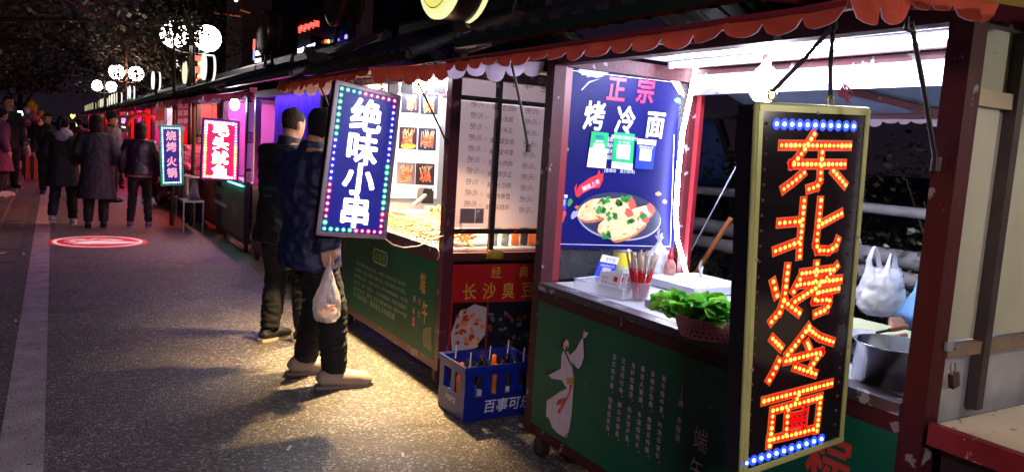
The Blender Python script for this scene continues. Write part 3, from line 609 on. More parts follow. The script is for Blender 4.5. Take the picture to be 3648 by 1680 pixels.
# sauce bottle
sb = at(2, ZC, 2382, 1005); t = thing('sauce_bottle', 'red topped squeeze bottle of chilli sauce beside the LED strip', 'sauce bottle', sb)
MB().lathe([(.001, 0), (.03, 0), (.032, .006), (.03, .05), (.032, .055), (.029, .1), (.016, .125), (.014, .13), (.001, .13)], sb, 20).build('bottle', M('sauce', 'a83a26', .25, nz=(30, .5, 'd9d0c8')), t)
MB().lathe([(.0325, .004), (.0318, .045)], sb, 20, 0, 'z', True).build('label', M('sauce label', 'd9d2cc', .5, nz=(50, .9, 'a5474a')), t)
MB().lathe([(.018, .13), (.019, .152), (.014, .155), (.009, .175), (.004, .192), (.001, .193)], sb, 16).build('cap', M('red cap', 'c22433', .3), t)
film = clear('white plastic film', 'eceefa', .5, .2); film2 = clear('thin bag film', 'eef0fa', .36, .16)
def film_skin(mb, c, w_, h, prof, seed, n=54, sub=5, flat=.8, crease=1.0):
    """crinkled film: a profile of (radius, height) smoothed, with sharp creases running over it"""
    pr = []
    for (r0_, z0), (r1_, z1) in zip(prof[:-1], prof[1:]):
        pr += [(r0_+(r1_-r0_)*q/sub, z0+(z1-z0)*q/sub) for q in range(sub)]
    pr.append(prof[-1]); vs = []
    for r, z in pr:
        for j in range(n):
            a = 2*math.pi*j/n; ca, sa = math.cos(a), math.sin(a); b1 = N.noise(V((ca*1.5, sa*1.5, z*2.5+seed*3.1))); q = V((ca*2.6+seed, sa*2.6, z*5)); cr_ = abs(N.noise(q))+.6*abs(N.noise(q*2.3)); pl = math.sin(a*9+b1*6+z*3)*max(0, z-.45)*.22
            rr = w_*r*(1+.16*b1-.24*crease*cr_+.08*crease+pl); vs.append(V(c)+V((rr*ca, rr*sa*flat, h*z+.02*h*b1*(z > .05))))
    mb.add(vs, [(i*n+j, i*n+(j+1) % n, (i+1)*n+(j+1) % n, (i+1)*n+j) for i in range(len(pr)-1) for j in range(n)], 0, True)
def bag(name, c, w_, h, lab, knot=True, seed=0, mat=None, n=40, ears=.3):
    mb = MB(); film_skin(mb, c, w_, h, [(.02, 0), (.8, .02), (1, .2), (.95, .42), (.7, .62), (.3, .78), (.13, .88), (.2, .95), (.3, 1.0)], seed, n, 4)
    if knot:
        for s, e in ((-1, 1.0), (1, .6)):
            q = V(c)+V((0, 0, h*.9)); k = mb.v.__len__(); pts = [q, q+V((s*w_*.12, .006, h*ears*.5*e)), q+V((s*w_*.25, s*.012, h*ears*e))]
            for a in (-1, 0, 1): mb.tube([pts[0], pts[1]+V((a*.008, a*.006, 0)), pts[2]+V((a*.02, a*.012, -.006*abs(a)))], [.004, .006, .0015], 5, 0, True, .4)
    return tag(mb.build(name, mat or film, org=c), lab, 'plastic bag')
bag('plastic_bag', onc(2335, 1000)+V((.05, .05, 0)), .085, .24, 'bulky clear plastic bag standing behind the chopstick cup', True, 1)
bag('plastic_bag', onc(2505, 1052)+V((0, .03, 0)), .065, .1, 'small knotted white plastic bag behind the lettuce', True, 5, None, 26, .9)
bb = onc(2045, 1000)+V((.06, .02, 0)); mb = MB(); mb.rings([(0, 0, 0, .03, .03), (0, 0, .01, .05, .045), (.005, 0, .05, .055, .04), (0, .005, .08, .035, .03), (.01, 0, .095, .01, .012)], 9)
for v in mb.v: v += V((.008*N.noise(v*40), .008*N.noise(v*41), .006*N.noise(v*39)))
tag(mb.build('black_bag', M('black film', '0c0b10', .25), org=bb), 'crumpled black bag against the glass under the poster corner', 'bag')
# white cloth covered board at the back of the counter
wb = onc(2440, 1035); mb = MB(); mb.obox(wb+V((.12, .05, .022)), UX*.2, UY*.2, UZ*.02)
tag(mb.build('wrapped_box', M('white wrap', 'd9dae6', .5, nz=(8, .5, 'b9bacb'), bump=(12, .4)), org=wb), 'flat white wrapped box lying behind the lettuce colander', 'box')
lt = onc(2580, 1165); mb = MB(); mb.box(lt.x-.02, lt.x+.1, lt.y-.06, lt.y+.03, ZC, ZC+.05); tag(mb.build('small_tub', clear('small tub plastic', 'e9edf8', .4, .1), org=lt), 'little clear tub on the counter beside the hanging red sign', 'tub')
# chopping board, carrier bag, scraper, spatulas, pot at the near end
cb = V((2.93, 1.78, ZC)); mb = MB(); mb.box(2.72, 3.07, 1.32, 2.28, ZC, ZC+.022); tag(mb.build('chopping_board', M('green board', 'a8ad86', .6, nz=(7, .6, '8d9272')), org=cb), 'pale green chopping board under the white carrier bag', 'chopping board')
zb = ZC+.0235; bc = at(2, zb, 3130, 1118)
def carrier(c, w_, h, lab, fillcol, seed, mat=film2, hand=True, fill=.55, name='carrier_bag'):
    t = thing(name, lab, 'plastic bag', c); mb = MB(); film_skin(mb, c, w_, h, [(.02, 0), (.62, 0), (.92, .1), (1.0, .28), (.95, .46), (.78, .62), (.62, .70)], seed, 60, 6, .72)
    mb.build('film', mat, t)
    if hand:
        for s, hs, sp in ((-1, 1.0, .02), (1, .72, -.01)):
            m2 = MB(); q = V(c)+V((s*w_*.5, 0, h*.60)); pts = [q+V((s*.035, 0, -.02)), q+V((s*(.03+sp), .004, h*.2*hs)), q+V((s*(.018+sp), .0, h*.36*hs)), q+V((s*(-.004+sp), .006, h*.40*hs)), q+V((-.018*s, .008, h*.30*hs)), q+V((-.03*s, .004, h*.12)), q+V((-.05*s, 0, -.01))]
            m2.tube(pts, [.03, .014, .008, .006, .008, .013, .026], 8, 0, True, .35); m2.build('handle', mat, t)
    m3 = MB(); rg = random.Random(seed)
    for k in range(7): m3.ball(V(c)+V((rg.uniform(-.4, .4)*w_, rg.uniform(-.25, .25)*w_, h*(.12+fill*.75*rg.random())-0*k)), w_*.36, w_*.3, w_*.32, 10)
    tag(m3.build('bag_contents', fillcol, org=V(c)+UZ*.02), 'food showing through the '+lab.split(' with')[0].split(' on ')[0], 'food')
carrier(bc, .125, .315, 'clear white carrier bag of dough on the green chopping board', M('pale dough', 'd9d2c6', .7, nz=(14, .5, 'c4b7a4')), 3)
bag('plastic_bag', at(2, zb, 3010, 1130)+V((.03, .08, 0)), .035, .2, 'thin twisted plastic bag squeezed behind the red lettered sign', False, 9)
mb = MB(); c = at(2, ZC+.05, 3075, 1190); mb.obox(c, (UX*.8+UY*.6)*.09, (UY*.8-UX*.6)*.06, UZ*.003); mb.obox(c+UZ*-.02, (UX*.8+UY*.6)*.085, (UY*.8-UX*.6)*.055, UZ*.016, 1)
tag(mb.build('scraper', [M('pale steel', 'c9ccd4', .25, .6), black], org=c), 'flat steel scraper resting on black tray behind the pot', 'scraper')
for (px, py, lab) in ((3200, 1168, 'wooden spatula handle, upper of the two behind the pot'), (3195, 1200, 'wooden spatula handle, lower of the two behind the pot')):
    c = at(2, ZC+.05+(1190-py)*.0006, px, py); d = V((1, .1, .02)).normalized(); mb = MB(); mb.tube([c-d*.07, c-d*.03, c+d*.03, c+d*.07], [.008, .011, .011, .009], 10, 0); mb.tube([c-d*.16, c-d*.07], .006, 8, 1)
    tag(mb.build('spatula', [M('dark wood handle', '7a3423', .4), darkmetal], org=c), lab, 'spatula', 'spatulas on the griddle')
MB_ = MB(); g0 = V((2.6, 1.55, ZC)); MB_.box(2.42, 2.71, 1.32, 1.95, ZC, ZC+.03); tag(MB_.build('griddle', M('griddle steel', '2a2a31', .35, .7), org=g0), 'dark flat griddle between the pot and the chopping board', 'griddle')
pc = at(2, ZC, 3185, 1385)+V((.085, .06, 0)); t = thing('steel_pot', 'round stainless steel pot on the counter by the maroon corner post', 'pot', pc)
pot_m = M('polished steel', 'a4a6ad', .2, 1, nz=(6, .4, '7d8088'))
R_, H_ = .125, .125
MB().lathe([(.001, 0), (R_, 0), (R_, H_*.97), (R_+.006, H_), (R_-.002, H_+.001), (R_-.004, .006), (.001, .004)], pc, 48, 0, 'z', True).build('pot', pot_m, t)
# stick and string leaning behind the stall
mb = MB(); a, b = at(0, 3.42, 2603, 778), at(0, 3.42, 2460, 1000); d = (b-a); mb.tube([a, a+d*3.15], .016, 10); tag(mb.build('wooden_stick', M('varnished wood', '93572f', .4, nz=(12, .5, '6f3d1f')), org=a+d*3.15), 'brown wooden stick leaning behind the near stall', 'stick')
mb = MB(); a, b = at(0, 3.3, 2640, 560), at(0, 3.3, 2450, 915); mb.tube([a, b], .004, 6); tag(mb.build('taut_cord', M('grey cord', '9a9ab5', .6), org=b), 'taut grey cord stretched beside the LED strip', 'cord')
# ------------------------------------------------------------------ LED signs
def sign_box(t, corners, depth, fr_mat, face_mat, side_mat, bw=.02):
    f, nn = quadmap(*corners); D = nn*-depth
    P = lambda s, q, o=0: f(s, q, o)
    MB().slab([P(0, 0, -.012), P(1, 0, -.012), P(1, 1, -.012), P(0, 1, -.012)], D+nn*.012).build('casing', side_mat, t)
    wd = (f(1, .5)-f(0, .5)).length; ht = (f(.5, 1)-f(.5, 0)).length; a, b = bw/wd, bw/ht
    mb = MB()
    for (s0, s1, q0, q1) in ((0, a, 0, 1), (1-a, 1, 0, 1), (a, 1-a, 0, b), (a, 1-a, 1-b, 1)):
        mb.slab([P(s0, q0, -.011), P(s1, q0, -.011), P(s1, q1, -.011), P(s0, q1, -.011)], nn*.015)
    for s, q in ((0, 0), (1, 0), (0, 1), (1, 1)): c = P(s+(.5-s)*a, q+(.5-q)*b, -.02); mb.tube([c, c+nn*.026], bw*.55, 12)
    for s0, q0, s1, q1 in ((0, 0, 0, 1), (1, 0, 1, 1), (0, 1, 1, 1), (0, 0, 1, 0)): mb.tube([P(s0, q0, -.006), P(s1, q1, -.006)], .008, 8)
    mb.build('frame', fr_mat, t)
    MB().poly([P(a*.9, b*.9, 0), P(1-a*.9, b*.9, 0), P(1-a*.9, 1-b*.9, 0), P(a*.9, 1-b*.9, 0)]).build('face', face_mat, t)
    return f, nn, wd, ht
def dome(mb, c, nn, r, m=0, n=8, halo=None, hr_=1.9):  # halo: flat glowing disc that paints the bloom around each LED
    u = nn.cross(UZ).normalized(); v = u.cross(nn); vs = []
    for k, (rr, h) in enumerate(((1, 0), (.8, .55), (.35, .92))):
        for j in range(n): a = 2*math.pi*j/n; vs.append(c+(u*math.cos(a)+v*math.sin(a))*r*rr+nn*r*h)
    if halo is not None: halo.add([c+nn*.0004]+[c+nn*.0004+(u*math.cos(2*math.pi*j/10)+v*math.sin(2*math.pi*j/10))*r*hr_ for j in range(10)], [(0, 1+j, 1+(j+1) % 10) for j in range(10)], 0)
    mb.add(vs+[c+nn*r], [(i*n+j, i*n+(j+1) % n, (i+1)*n+(j+1) % n, (i+1)*n+j) for i in range(2) for j in range(n)]+[(2*n+j, 2*n+(j+1) % n, 3*n) for j in range(n)], m, True)
def hook(t, p, ropes):
    mb = MB(); mb.lathe([(.012, -.0025), (.017, -.0025), (.017, .0025), (.012, .0025), (.012, -.0025)], p+UZ*.012, 14, 0, 'y', True); mb.build('eye_hook', M('brass hook', 'b9a84a', .35, .8), t)
# --- big sign on the near stall
YS = 1.43; sg = lambda px, py, k=0: at(1, YS-k, px, py)
sc_ = [sg(2702, 372), sg(3098, 392), sg(3000, 1568), sg(2645, 1695)]
S_A = thing('led_sign', 'tall black LED sign with red dotted characters hanging at the nearest stall', 'LED sign', (sc_[2]+sc_[3])/2)
lit_alu = M('greenish lit aluminium', 'c3c67e', .35, .1, nz=(5, .6, '8f9a5c'))  # aluminium, with the bulb's yellow-green light put into its colour
f, nn, wd, ht = sign_box(S_A, sc_, .07, lit_alu, M('gloss black acrylic', '1a1519', .12, nz=(4, .5, '221a20')), M('sign side black', '14131c', .35), .016)
strokes = []
def st(off, *pts): strokes.append([(off[0]+x/2.636, off[1]+y/2.636) for x, y in pts])
A_, B_, C_, D_2 = (2600, 360), (2600, 680), (2600, 900), (2600, 1230)
st(A_, (480, 415), (1120, 420)); st(A_, (785, 310), (690, 460), (615, 560), (575, 595), (640, 592), (1072, 592)); st(A_, (860, 480), (850, 600), (842, 740), (815, 800), (735, 826)); st(A_, (690, 672), (600, 752), (500, 826)); st(A_, (965, 655), (1078, 785))
st(B_, (690, 90), (675, 270), (655, 470), (648, 612)); st(B_, (460, 300), (650, 285)); st(B_, (422, 562), (640, 478)); st(B_, (848, 85), (825, 330), (805, 500), (822, 555), (925, 558), (988, 522), (1012, 455)); st(B_, (1040, 210), (825, 326))
st(C_, (402, 268), (436, 400)); st(C_, (540, 125), (522, 280), (506, 430), (462, 556), (384, 645)); st(C_, (500, 448), (645, 562)); st(C_, (652, 248), (592, 362))
st(C_, (670, 192), (930, 157)); st(C_, (812, 100), (798, 260)); st(C_, (655, 294), (1035, 246)); st(C_, (1002, 120), (900, 232), (826, 312), (604, 456)); st(C_, (830, 368), (1012, 332)); st(C_, (815, 375), (790, 450), (932, 432), (925, 475), (905, 525), (800, 572))
st(C_, (395, 802), (478, 886)); st(C_, (457, 1010), (410, 1110), (364, 1192)); st(C_, (738, 690), (668, 785), (605, 868), (535, 952)); st(C_, (738, 715), (840, 790), (962, 832)); st(C_, (722, 842), (742, 892)); st(C_, (520, 1012), (690, 968), (860, 926), (800, 1000), (750, 1082)); st(C_, (608, 1070), (798, 1132))
st(D_2, (315, 518), (948, 350)); st(D_2, (640, 455), (606, 535)); st(D_2, (395, 608), (850, 480)); st(D_2, (400, 605), (385, 770), (366, 935)); st(D_2, (845, 480), (828, 640), (810, 795)); st(D_2, (540, 600), (530, 720), (522, 835)); st(D_2, (712, 570), (690, 770)); st(D_2, (560, 670), (690, 640)); st(D_2, (555, 745), (685, 715)); st(D_2, (362, 882), (545, 842), (775, 782))
n_lit = {37: 0}
def ribbon(mb, pts, hw, o, m):
    P = [sg(*p)+nn*o for p in pts]
    for a, b in zip(P[:-1], P[1:]):
        d = (b-a).normalized(); u = nn.cross(d); e = d*hw*.8
        mb.poly([a-e-u*hw, b+e-u*hw, b+e+u*hw, a-e+u*hw], m)
    for p in P[1:-1]: mb.poly([p+V((math.cos(k*.785)*hw, 0, math.sin(k*.785)*hw)) for k in range(8)], m)
unl = MB(); ch_m = [M('gold outline', '9a6434', .5, emit=('ff8038', .16)), M('red lit fill', '5a0406', .5, emit=('f00008', .8))]; led_m = glow('red led', (1, .62, .07), 1.9, '401008'); led_h = glow('red led halo', (1, .10, .015), .8, '401008', True); i = -1
for cnt in (5, 5, 10, 7, 10):
    mb = MB(); m3 = MB(); mh = MB()
    for s in strokes[i+1:i+1+cnt]:
        i += 1; ribbon(mb, s, .0155, .0006+.00001*i, 0); ribbon(mb, s, .0126, .0014+.00001*i, 1)
        P = [sg(*p) for p in s]; dim = i in (len(strokes)-4, len(strokes)-3, len(strokes)-2)
        L = sum((b-a).length for a, b in zip(P[:-1], P[1:])); n = max(2, round(L/.0185)); seg = 0; acc = 0
        for k in range(n+1):
            dd = L*k/n
            while seg < len(P)-2 and dd > acc+(P[seg+1]-P[seg]).length: acc += (P[seg+1]-P[seg]).length; seg += 1
            a, b = P[seg], P[seg+1]; c = a+(b-a)*((dd-acc)/max(1e-6, (b-a).length)); dome(unl if dim else m3, c+nn*.0022, nn, .0052 if dim else .0052*random.uniform(.82, 1.15), 0, 8, None if dim else mh, 1.8)
    co_ = mb.build('character', ch_m, S_A); m3.build('led_dots', led_m, co_); mh.build('led_halos', led_h, co_)
for (x0, y0, x1, y1) in ((2600+435/2.636, 360+215/2.636, 2600+1160/2.636, 360+237/2.636), (2600+150/2.636, 1230+1095/2.636, 2600+855/2.636, 1230+872/2.636)):
    mb = MB(); hb_ = MB()
    for k in range(11): dome(mb, sg(x0+(x1-x0)*k/10, y0+(y1-y0)*k/10)+nn*.001, nn, .0065, 0, 8, hb_, 2.5)
    mb.build('blue_led_row', glow('blue led core', (.4, .75, 1), 2.4, '0a1030', True), S_A); hb_.build('blue_glow_row', glow('blue led', (.02, .06, 1), 1.1, '0a1030', True), S_A)
for (x0, y0, x1, y1) in ((2731, 440, 2661, 1640), (3060, 450, 2968, 1560)):
    for k in range(23): dome(unl, sg(x0+(x1-x0)*k/22, y0+(y1-y0)*k/22)+nn*.001, nn, .005)
unl.build('unlit_led_row', M('unlit led', '6b2a2a', .3), S_A)
mb = MB()
for s, q in ((.03, .6), (.97, .63), (.5, .985), (.03, .3), (.97, .3), (.5, .015)): dome(mb, f(s, q, .004), nn, .005)
mb.build('screw', steel, S_A)
h1, h2 = sg(2780, 352)+UY*.03, sg(2988, 375)+UY*.03
hook(S_A, h1, 0); hook(S_A, h2, 0)
kn = V((1.90, 1.47, 2.0)); rope = MB()
for q in (h1, h2):
    for e in (-.004, .004): rope.tube([q+V((e, 0, .02)), q*.5+kn*.5+V((e, .004, 0)), kn+V((e, 0, 0))], .0042, 6)
rope.tube([kn, kn+V((.004, 0, .08)), kn+V((0, .01, .12))], .008, 6); rope.ball(kn, .012, .012, .016)
for k in range(9):
    a = k*.9; rope.tube([h2+V((.02, -.01, .03)), h2+V((.04+.012*math.cos(a), -.012, .045+.02*math.sin(a))), h2+V((.07+.01*math.sin(a*2), -.012+.004*k/9, .03+.018*math.cos(a)))], .0025, 5, 1)
rope.tube([h2, h2+V((-.03, 0, -.005))], .002, 5, 1)
tag(rope.build('hanging_rope', [rope_m, M('red twine', '8c2f4d', .8)], org=kn), 'dark rope and red twine holding up the big red lettered sign', 'rope')
MB().tube([(1.6, 1.47, 2.035), (2.15, 1.47, 2.085)], .012, 8).build('hanging_bar', maroon, S1)
def bordered(corners, lab, chars, fr_mat, face, letter, depth=.1, size=.2, runs=(), dot=.0085, pitch=.036, inset=.036, bold=.05, outline=None, ropes=None, fx=1.0, tops=None):
    t = thing('led_sign', lab, 'LED sign', (V(corners[2])+V(corners[3]))/2)
    f, nn, wd, ht = sign_box(t, corners, depth, fr_mat, face, black, .018)
    U = (f(1, .5)-f(0, .5)).normalized(); W = (f(.5, 1)-f(.5, 0)).normalized(); n = len(chars)
    tops = tops or [.86-.72*i/(n-1) for i in range(n)]
    if outline:
        mb = MB()
        for i, ch in enumerate(chars): ftext(mb, ch, f(.5, tops[i], .002), U, W, size, 0, bold+.022, fx)
        mb.build('letter_outline', outline, t)
    for i, ch in enumerate(chars):
        mb = MB(); ftext(mb, ch, f(.5, tops[i], .005), U, W, size, 0, bold, fx) if bold else text(mb, ch, f(.5, tops[i], .005), U, W, size, 0, .012, fx)
        mb.build('character', letter, t)
    sx, sy = inset/wd, inset/ht; per = [(sx, 1-sy), (1-sx, 1-sy), (1-sx, sy), (sx, sy), (sx, 1-sy)]; cur = {}
    dots = []
    for (a, b), (c, d) in zip(per[:-1], per[1:]):
        L = math.hypot((c-a)*wd, (d-b)*ht); k = round(L/pitch); dots += [(a+(c-a)*i/k, b+(d-b)*i/k) for i in range(k)]
    core = MB()
    for i, (a, b) in enumerate(dots):
        u = i/len(dots); col = [c for e, c in runs if u <= e][0]; cur.setdefault(col, MB()); dome(core, f(a, b, .001), nn, dot*.72*random.uniform(.8, 1.15), 0, 8, cur[col], 2.4)
    core.build('led_border', MATS['led core'], t)
    for col, mb in cur.items(): mb.build('led_glow_border', MATS[col], t)
    p1, p2 = f(.25, 1, -depth/2), f(.75, 1, -depth/2); hook(t, p1, 0); hook(t, p2, 0); return t, f, nn, p1, p2
for nme, c, s in (('led green', (.005, .62, .16), 1), ('led red', (.9, .01, .06), 1), ('led blue', (.03, .03, 1), 1.3), ('led cyan', (.01, .6, .62), 1.2), ('led yellow', (1, .42, .02), 1.2), ('led pink', (1, .06, .3), 1.2), ('led core', (.9, .95, 1), 3)): glow(nme, c, s, '202020', True)
cor2 = [at(1, 4.40, *p) for p in ((1200, 288), (1427, 343), (1373, 848), (1130, 834))]
S_B, f, nn, p1, p2 = bordered(cor2, 'white lettered blue LED sign hanging beside the two standing men', '绝味小串', M('pinkish aluminium', 'b9a3ae', .35, .6), M('blue lit face', '1a1a66', .3, emit=('2a2aa8', .28)), glow('white led letters', (.93, .9, 1), 3), .09, .2, ((.055, 'led green'), (.165, 'led red'), (.32, 'led blue'), (.44, 'led green'), (.575, 'led red'), (.665, 'led green'), (.77, 'led red'), (.88, 'led blue'), (1, 'led green')), tops=(.82, .60, .39, .17), bold=.03)
mb = MB(); top = V((1.68, 4.44, 1.985)); mb.tube([p1, top], .003, 6); mb.tube([p2, top], .003, 6); tag(mb.build('sign_cord', rope_m, org=top), 'thin dark cord holding the white lettered blue sign', 'cord')
mb = MB(); pts = [at(1, 4.43, *p) for p in ((1370, 848), (1400, 872), (1440, 882), (1490, 876), (1560, 846), (1590, 836))]; mb.tube(pts, .004, 6); pts = [at(0, 2.12, *p) for p in ((1548, 870), (1562, 890), (1566, 910), (1558, 925))]; mb.tube(pts, .003, 6)
tag(mb.build('power_cable', M('white cable', 'c9c6c2', .4), org=pts[0]), 'white power cable sagging from the blue sign to the maroon post', 'cable')
# ------------------------------------------------------------------ second stall (skewers)
S2 = thing('food_stall', 'skewer stall with mirrored price boards in its window and dark green text panel', 'market stall', (2.15, 4.42, 0), 'food stalls along the road')
A0, A1 = 4.42, 6.42
frame(S2, A0, A1, M('worn maroon paint', '5c2634', .45, nz=(5, .6, '3c1822'), chips=(9, .42, '7f5a70')))
MB().box(2.2, 3.12, A0+.08, A1-.08, 2.115, 2.13).build('ceiling', M('warm white sheet', 'c9c2b8', .6), S2)
fp = MB().box(2.148, 2.168, A0+.07, A1-.07, .18, .83).build('front_panel', green_panel, S2)
MB().box(2.225, 3.1, A1-.03, A1-.018, .93, 2.08).build('far_panel', M('stall back sheet', '8c8a90', .6), S2)
MB().box(3.1, 3.11, A0+.08, A1-.08, .93, 2.08).build('rear_panel', M('stall rear sheet', '5a5358', .6), S2)
awning(S2, 4.40, 6.52, zf=2.02, h=.085, sw=.13, hs=.115)
roof_tiles(S2, 4.38, 6.55, 1.85, 2.13, 2.7, 2.52)
stay(at(1, 4.42, 1487, 290), at(1, 4.42, 1590, 505), '').build('stay_rod', darkmetal, S2)
stay(at(1, 6.40, 1130, 285), at(1, 6.40, 1180, 400), '').build('stay_rod', darkmetal, S2)
c5 = lambda x, y: (1220+x/2.578, 840+y/2.578)
gold_ink, orange_ink = M('gold ink 2', 'c99a3f', .45), M('orange ink', 'b5602e', .45)
pale_green_ink = M('grey green ink', '9fb4a6', .5)
mb = MB(); g2 = lambda x, y, k=0: fpt(*c5(x, y), k)
A_ = [(130, 245), (118, 300), (108, 355), (104, 415), (100, 470), (96, 520)]; B_ = [(598, 460), (595, 525), (598, 600), (594, 665), (590, 735), (480, 745)]
lines = ('端午节吃粽子的历史源远流长，一般是前一天把粽子包好，夜间煮熟，', '早晨食用，湖北人包粽子以糯米为主，包成三角形的小巧造型，', '有的还要加入红枣，一般端午前后几天，街头巷尾都飘着粽香，大街小巷', '到处可见，端午"包粽子"，外公外婆最喜欢，最喜欢吃甜粽子', '端午佳节吃粽子，戴香包，赛龙舟都是传统风俗，家家户户包粽', '日子越来越好，寓意着生活幸福安康')
for s, a, b in zip(lines, A_, B_):
    p, q = g2(*a), g2(*b); L = (q-p).length; sz = .92*L/len(s)
    for i, ch in enumerate(s):
        if ch not in '，。': text(mb, ch, p+(q-p)*((i+.5)/len(s)), FR, UZ, sz, 0, .004)
        else: text(mb, ch, p+(q-p)*((i+.3)/len(s))-UZ*.008, FR, UZ, sz, 0)
text(mb, '湖', g2(660, 575), FR, UZ, .045, 1, .01, .8); text(mb, '北', g2(653, 685), FR, UZ, .045, 1, .01, .8)
text(mb, '端', g2(738, 430), FR, UZ, .15, 2, .02, .62); text(mb, '午', g2(756, 700), FR, UZ, .17, 2, .02, .55)
text(mb, '粽', g2(708, 600), FR, UZ, .055, 3, .01, .8); text(mb, '香', g2(704, 715), FR, UZ, .055, 3, .01, .8)
def rect(mb, a, b, m, k=0): p, q = g2(*a, k), g2(*b, k); mb.poly([p, V((p.x, q.y, p.z)), q, V((p.x, p.y, q.z))], m)
rect(mb, (642, 735), (662, 830), 4); text(mb, '粽', g2(652, 765, .0004), FR, UZ, .022, 1); text(mb, '味', g2(652, 810, .0004), FR, UZ, .022, 1)
oc = g2(345, 195); hw_, hh = .152, .055
oct_ = lambda e, k: [oc+UX*-k+FR*(sx*(hw_-e-(0 if abs(sy) < 1 else .03)))+UZ*(sy*(hh-e)) for sx, sy in ((-1, .45), (-1, -.45), (-1, -1), (1, -1), (1, -.45), (1, .45), (1, 1), (-1, 1))]
mb.poly(oct_(0, 0), 1); mb.poly(oct_(.008, .0004), 5)
for i, ch in enumerate('吃粽子'): text(mb, ch, oc+UX*-.001+FR*(-.07+.075*i), FR, UZ, .055, 2, .005, .8)
for k in range(9): mb.tube([g2(748+8*k, 850-2*k), g2(738+9*k, 930), g2(750+8*k, 1010+6*k)], .0022, 4, 6)
mb.build('lettering', [pale_green_ink, ink_w, gold_ink, orange_ink, red_ink, M('leaf green ink', '2c6a2c', .5), M('beige ink', 'b9a37c', .5)], fp)
# near side: window grid, price boards seen from behind, red board with food pictures
mull = M('mullion', '3a2a33', .4, .3, nz=(6, .6, '241a22'), chips=(14, .38, '71637a')); e_ = .002
MB().box(2.222, 3.078, A0+.008, A0+.05, .845, .9).build('side_sill', maroon, S2)
for z0, z1 in ((1.025, 1.058), (1.885, 1.915)): MB().box(2.222, 3.078, A0+.016, A0+.04, z0, z1).build('mullion', mull, S2)
MB().box(2.49, 2.525, A0+.012, A0+.044, .9, 2.03).build('mullion', mull, S2)
MB().box(2.222, 3.078, A0+.052, A0+.055, .9, 2.03).build('window_pane', clear('window glass', 'e6eaf5', .08, .06), S2)
paper = M('backlit price board', 'd6d0d8', .7, nz=(2, .5, 'c2bac4'), trans=.55)
grey_t = M('show-through ink', '5b4a44', .8); grey_l = M('faint ink', 'a59388', .8)
pb = thing('price_board', 'pale price board with reversed lettering in the skewer stall side window', 'price board', (2.5, A0+.07, 1.06))
MB().box(2.235, 3.07, A0+.070, A0+.074, 1.06, 1.882).build('board', paper, pb)
rows = ('网红豆皮串', '猪皮小串', '玉米小串', '鱼豆腐小串', '掌中宝小串', '纯肉小香肠', '五花肉小串', '网红小面筋', '里脊肉小串', '鸡翅尖小串'); pr = ('10', '10', '10', '10', '15', '12', '12', '12', '12', '12')
mb = MB(); YB = A0+.0685; MU = UX*-1
for i, (s, n_) in enumerate(zip(rows, pr)):
    y = 372+39.2*i
    for xs, dx in ((0, 0), (193, 1)):
        p = at(1, YB, 1702+xs-2.8*i, y+xs*.12); text(mb, '元/把', p, MU, UZ, .043, 0, .004)
    text(mb, n_, at(1, YB, 1737-2.8*i, y+6), MU, UZ, .03, 1); text(mb, n_, at(1, YB, 1920-2.8*i, y+28), MU, UZ, .03, 1)
    p = at(1, YB, 1798-2.8*i, y+13); text(mb, s, p, MU, UZ, .041, 0, .004, .92)
for a, b in ((1640, 1690), (1695, 1722)):
    p, q = at(1, YB, a, 742), at(1, YB, b, 795); mb.poly([p, V((q.x, p.y, p.z)), q, V((p.x, p.y, q.z))], 2)
mb.build('lettering', [grey_t, grey_l, M('faint code block', '8d757f', .8)], pb)
pb = thing('price_board', 'upper header board with the reversed stall name in the same window', 'price board', (2.5, A0+.07, 1.92))
MB().box(2.235, 3.07, A0+.070, A0+.074, 1.918, 2.03).build('board', paper, pb); mb = MB()
for ch, x, y in (('绝', 1942, 312), ('味', 1885, 300), ('小', 1830, 292), ('串', 1768, 283)): text(mb, ch, at(1, YB, x, y), MU, UZ, .075, 0, .006)
mb.build('lettering', [grey_t], pb)
rb = thing('food_board', 'red board with gold lettering and two food photos under the window', 'advertising board', (2.5, A0-.01, .24))
RY = A0-.004; MB().slab([at(1, RY, *p) for p in ((1614, 942), (1990, 936), (1980, 1250), (1596, 1256))], UY*.006).build('board', [M('board red', 'b3191c', .4, nz=(2, .4, '8f1418'))], rb)
mb = MB(); rp = lambda px, py, k=0: at(1, RY-.0012-k, px, py)
for ch, x, y, s in (('经', 1768, 969, .085), ('典', 1866, 967, .085), ('长', 1673, 1038, .118), ('沙', 1743, 1036, .118), ('臭', 1811, 1034, .118), ('豆', 1880, 1031, .118), ('腐', 1948, 1029, .118)): text(mb, ch, rp(x, y), UX, UZ, s, 0, .02, .9)
mb.build('lettering', M('gold lettering', 'cf9a3c', .4), rb)
mb = MB(); R = lambda a, b, c, d, m, k=0: mb.poly([rp(*a, k), rp(*b, k), rp(*c, k), rp(*d, k)], m)
R((1613, 1078), (1736, 1075), (1726, 1252), (1602, 1254), 0); R((1741, 1075), (1985, 1070), (1978, 1250), (1732, 1252), 1)
mb.poly([rp(*p, .0005) for p in ((1630, 1120), (1690, 1082), (1734, 1095), (1728, 1190), (1690, 1240), (1610, 1252), (1606, 1190))], 2)
rg = random.Random(5)
for k in range(46):
    x, y = 1612+rg.random()*108, 1105+rg.random()*130
    if abs((x-1665)/62)+abs((y-1170)/88) < 1.15: mb.poly([rp(*p, .001+k*.00002) for p in ell((x, y), rg.uniform(7, 15), rg.uniform(5, 10), 8, rg.random()*3, .25)], rg.choice((3, 3, 4, 5)))
